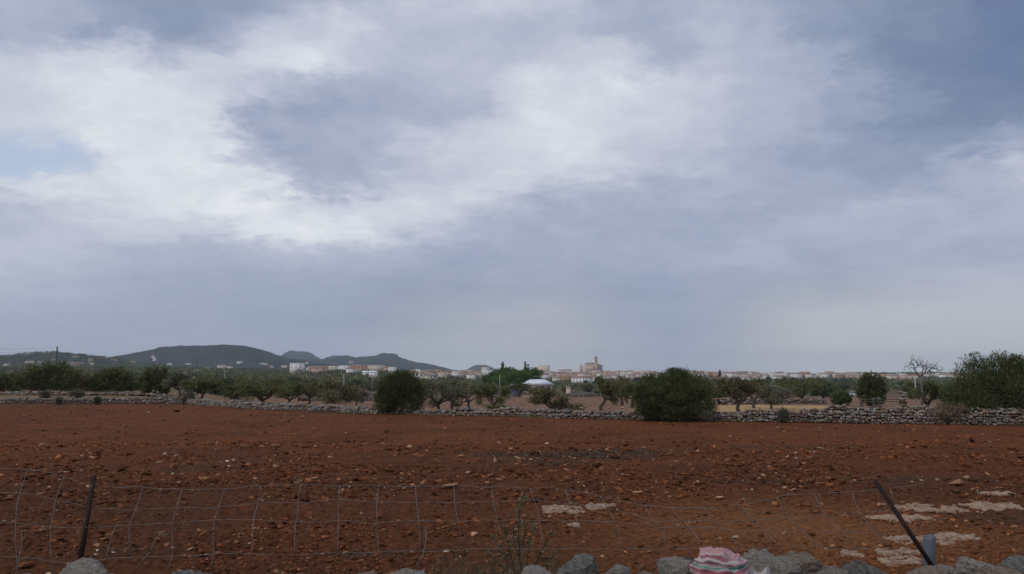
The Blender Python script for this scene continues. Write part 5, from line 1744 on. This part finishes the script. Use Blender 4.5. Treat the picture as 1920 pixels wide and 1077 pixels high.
def sack():
    Y = 4.98
    m = sack_material()
    c = at(1352, 1080, Y)
    root = ob('striped_sack', None, None, (c[0], Y, c[2]))
    hw = 49 / F * Y; H = at(1352, 1031, Y)[2] - c[2]
    n, k = 90, 60
    # an empty woven sack thrown in folds over the stones
    u = np.linspace(0, 2 * math.pi, n, endpoint=False); v = np.linspace(0, 1, k)
    Uu, Vv = np.meshgrid(u, v)
    prof_r = np.interp(Vv, [0, .15, .35, .6, 1], [.25, .62, .78, .95, 1.12]); prof_z = np.interp(Vv, [0, .06, .15, .35, .6, 1], [1.0, .99, .93, .68, .38, -.6])
    fold = .10 * np.sin(Vv * 34 + np.sin(Uu * 2) * 1.2) * np.clip(Vv * 3, 0, 1) + .05 * np.sin(Uu * 9 + Vv * 7)
    X = np.cos(Uu) * hw * (prof_r + fold * .5); Yy = np.sin(Uu) * hw * .75 * (prof_r + fold * .6)
    Z = H * (prof_z + .05 * np.sin(Uu * 3 + 1) * (1 - Vv)) + fold * .035
    X = X + hw * .16 * (1 - prof_z) * np.sign(np.cos(Uu)) * (np.cos(Uu) > 0) - hw * .12 * prof_z
    P = np.stack([X.ravel(), Yy.ravel(), Z.ravel()], 1)
    nz = fbm(P * 22, 4, 12) - .5
    nz = nz + (fbm(P * np.array((9, 9, 40)), 4, 19) - .5) * .9
    P += P / (np.linalg.norm(P, axis=1)[:, None] + 1e-6) * nz[:, None] * .06
    i = np.arange(k - 1)[:, None] * n; j = np.arange(n)[None]; kk = (j + 1) % n
    q = np.stack([i + j, i + n + j, i + n + kk, i + kk], -1).reshape(-1, 4)
    cap = np.array([list(range(n))])
    me = mesh('cloth', P, [q, cap], m, None, True)
    at_ = me.attributes.new('stripe', 'FLOAT', 'POINT')
    s = Vv.ravel() * 1.55 - .04 + .10 * np.sin(Uu.ravel() + .6) * Vv.ravel()
    at_.data.foreach_set('value', np.clip(s, 0, 1).astype(np.float32))
    ob('cloth', me, root)
    # loose white corner on the right
    c2 = MB(); g = 16
    uu, vv = np.meshgrid(np.linspace(0, 1, g), np.linspace(0, 1, g))
    px = hw * (.85 + .95 * uu); pz = H * (.30 - .05 * uu - .9 * vv) + .02 * np.sin(uu * 9 + vv * 4); py = -.02 - .06 * vv + .02 * np.sin(uu * 7)
    P2 = np.stack([px.ravel(), py.ravel(), pz.ravel()], 1)
    i = np.arange(g - 1)[:, None] * g; j = np.arange(g - 1)[None]
    q = np.stack([i + j, i + j + 1, i + g + j + 1, i + g + j], -1).reshape(-1, 4)
    P3 = P2 + np.array((0, .006, 0))
    me2 = mesh('loose_corner', np.concatenate([P2, P3]), [q, q[:, ::-1] + g * g], m, None, True)
    a2 = me2.attributes.new('stripe', 'FLOAT', 'POINT'); a2.data.foreach_set('value', np.full(2 * g * g, .49, np.float32))
    ob('loose_corner', me2, root)
    tag(root, 'crumpled pink white and green striped woven sack on the near wall', 'sack')


sack()


def weeds():
    r = np.random.default_rng(66)
    # the green weed growing out of the wall
    Y = 5.62
    x = xat(975, Y)
    zb = .98
    root = ob('green_weed', None, None, (x, Y, zb))
    sb = MB(); PT, DT = [], []
    stems = [[(978, 1085), (974, 1040), (972, 1005), (973, 975), (974, 957), (979, 940), (983, 924)], [(985, 1085), (990, 1030), (996, 1000), (1002, 985)], [(968, 1085), (958, 1040), (950, 1010), (945, 985)],
             [(972, 1085), (950, 1050), (930, 1020), (925, 1005)], [(990, 1085), (1008, 1050), (1025, 1015), (1034, 1000)], [(975, 1040), (985, 1000), (980, 980)], [(965, 1085), (938, 1060), (915, 1035)], [(995, 1085), (1020, 1060), (1045, 1035)], [(978, 1060), (962, 1015), (962, 985)]]
    o = np.array((x, Y, zb))
    for s in stems:
        P = np.array([at(a, b, Y + r.normal(0, .03)) for a, b in s]) - o
        sb.tube(P, np.linspace(.006, .0022, len(P)), 5, None, False)
        for q in range(len(P) - 1):
            m = 26
            t = r.random((m, 1))
            base = P[q] * (1 - t) + P[q + 1] * t
            if q == 0:
                base = base[: 8]
            d = (P[q + 1] - P[q]); d /= np.linalg.norm(d)
            PT.append(base + r.normal(size=base.shape) * .004); DT.append(d + r.normal(size=base.shape) * .9)
    P = np.concatenate(PT); D = np.concatenate(DT); t = r.random((len(P), 1))
    V, Fc, C = leafmesh(r, P, D, np.float64(.034), np.float64(.009), np.array((.09, .095, .04)) * (1 - t) + np.array((.22, .20, .11)) * t)
    ob('stem', sb.mesh('stem', M['bark'], True), root)
    ob('foliage', mesh('foliage', V, Fc, M['leaf'], C), root)
    tag(root, 'spindly green weed growing up through the wire fence near the centre', 'weed')
    # dry stalks leaning on the wires at the left
    for (pts, lab) in (([(196, 1062), (203, 1030), (212, 1000), (219, 983)], 'single pale dry stalk just right of the upright rusty post'), ([(258, 1062), (281, 1036), (291, 1012), (300, 1003), (320, 1002)], 'broken dry twig with a frayed tip right of the upright rusty post'),
                       ([(782, 1066), (795, 1034), (799, 1010), (797, 995)], 'bare pale twig standing by the fence left of the green weed'), ([(22, 1080), (34, 1055), (41, 1020), (40, 996)], 'thin dry stalk near the lower left corner')):
        P = np.array([at(a, b, 5.42) for a, b in pts]); o = P[0].copy()
        mb = MB(); mb.tube(P - o, np.linspace(.0045, .0025, len(P)), 5, (.20, .165, .125))
        for q in range(1, len(P)):
            for _ in range(2):
                d = r.normal(size=3) * .03 + np.array((0, 0, .03)); mb.tube([P[q] - o, P[q] - o + d], [.0022, .001], 4, (.22, .18, .13))
        tag(ob('dry_stalk', mb.mesh('dry_stalk', M['dry']), None, o), lab, 'stalk', 'dry stalks by the fence')
    # dead grass on the wall top
    n = 2600
    px = np.concatenate([r.normal(960, 110, 1300), r.uniform(380, 1300, 900), r.uniform(-60, 1980, 400)])
    Yb = r.uniform(5.35, 5.95, n)
    X = (px - 960) / F * Yb
    L = r.uniform(.05, .20, n) * np.where(np.abs(px - 960) < 150, 1.25, .8)
    base = np.stack([X, Yb, np.full(n, .93)], 1)
    D = r.normal(size=(n, 3)) * np.array((.45, .35, .1)) + np.array((0, 0, 1)); D /= np.linalg.norm(D, axis=1)[:, None]
    mid = base + D * (L * .6)[:, None] + np.array((0, 0, .06)); tip = mid + (D + r.normal(size=(n, 3)) * .5) * (L * .6)[:, None]
    w = np.stack([np.cos(r.uniform(0, 6.28, n)), np.sin(r.uniform(0, 6.28, n)), np.zeros(n)], 1) * .0018
    V = np.stack([base - w, base + w, mid + w, mid - w, tip], 1).reshape(-1, 3)
    k = np.arange(n)[:, None] * 5
    q = k + np.array((0, 1, 2, 3)); t3 = k + np.array((3, 2, 4))
    t = r.random((n, 1)); C = np.array((.17, .135, .085)) * t + np.array((.085, .08, .045)) * (1 - t)
    o = ob('dry_grass', mesh('dry_grass', V, [q, t3], M['dry'], np.repeat(C, 5, 0)))
    tag(o, 'dry grass tufts along the top of the near wall', 'grass', kind='stuff')


weeds()

def wall_weeds():
    r = np.random.default_rng(909)
    n = 9000
    x = r.uniform(-46, 34, n)
    keep = r.random(n) < sstep(.42, .62, fbm(np.stack([x * .35, x * 0, x * 0], 1), 3, 5)) + .08
    x = x[keep]; n = len(x)
    y = wall_y(x) - .30 - np.abs(r.normal(0, .16, n))
    base = np.stack([x, y, np.full(n, -.03)], 1)
    D = r.normal(size=(n, 3)) * np.array((.5, .4, .1)) + np.array((0, 0, 1)); D /= np.linalg.norm(D, axis=1)[:, None]
    t = r.random((n, 1))
    V, Fc, C = leafmesh(r, base, D, r.uniform(.10, .30, n), np.float64(.022), np.array((.20, .155, .085)) * t + np.array((.085, .088, .045)) * (1 - t))
    tag(ob('wall_foot_grass', mesh('wall_foot_grass', V, Fc, M['dry'], C)), 'patchy dry grass along the foot of the far field wall', 'grass', kind='stuff')


wall_weeds()

# ------------------------------------------------------------------ air
def haze():
    mb = MB(); mb.box(-9600, 9600, -600, 8200, -14, 205)
    m = bpy.data.materials.new('thin_air'); m.use_nodes = True
    nt = m.node_tree; nt.nodes.clear()
    v = nt.nodes.new('ShaderNodeVolumePrincipled')
    v.inputs['Color'].default_value = (.78, .89, 1.0, 1)
    v.inputs['Density'].default_value = 0.0001
    v.inputs['Anisotropy'].default_value = 0.55
    out = nt.nodes.new('ShaderNodeOutputMaterial'); nt.links.new(v.outputs[0], out.inputs['Volume'])
    tag(ob('haze', mb.mesh('haze', m)), 'thin blue haze over the far land', 'haze', kind='stuff')


haze()
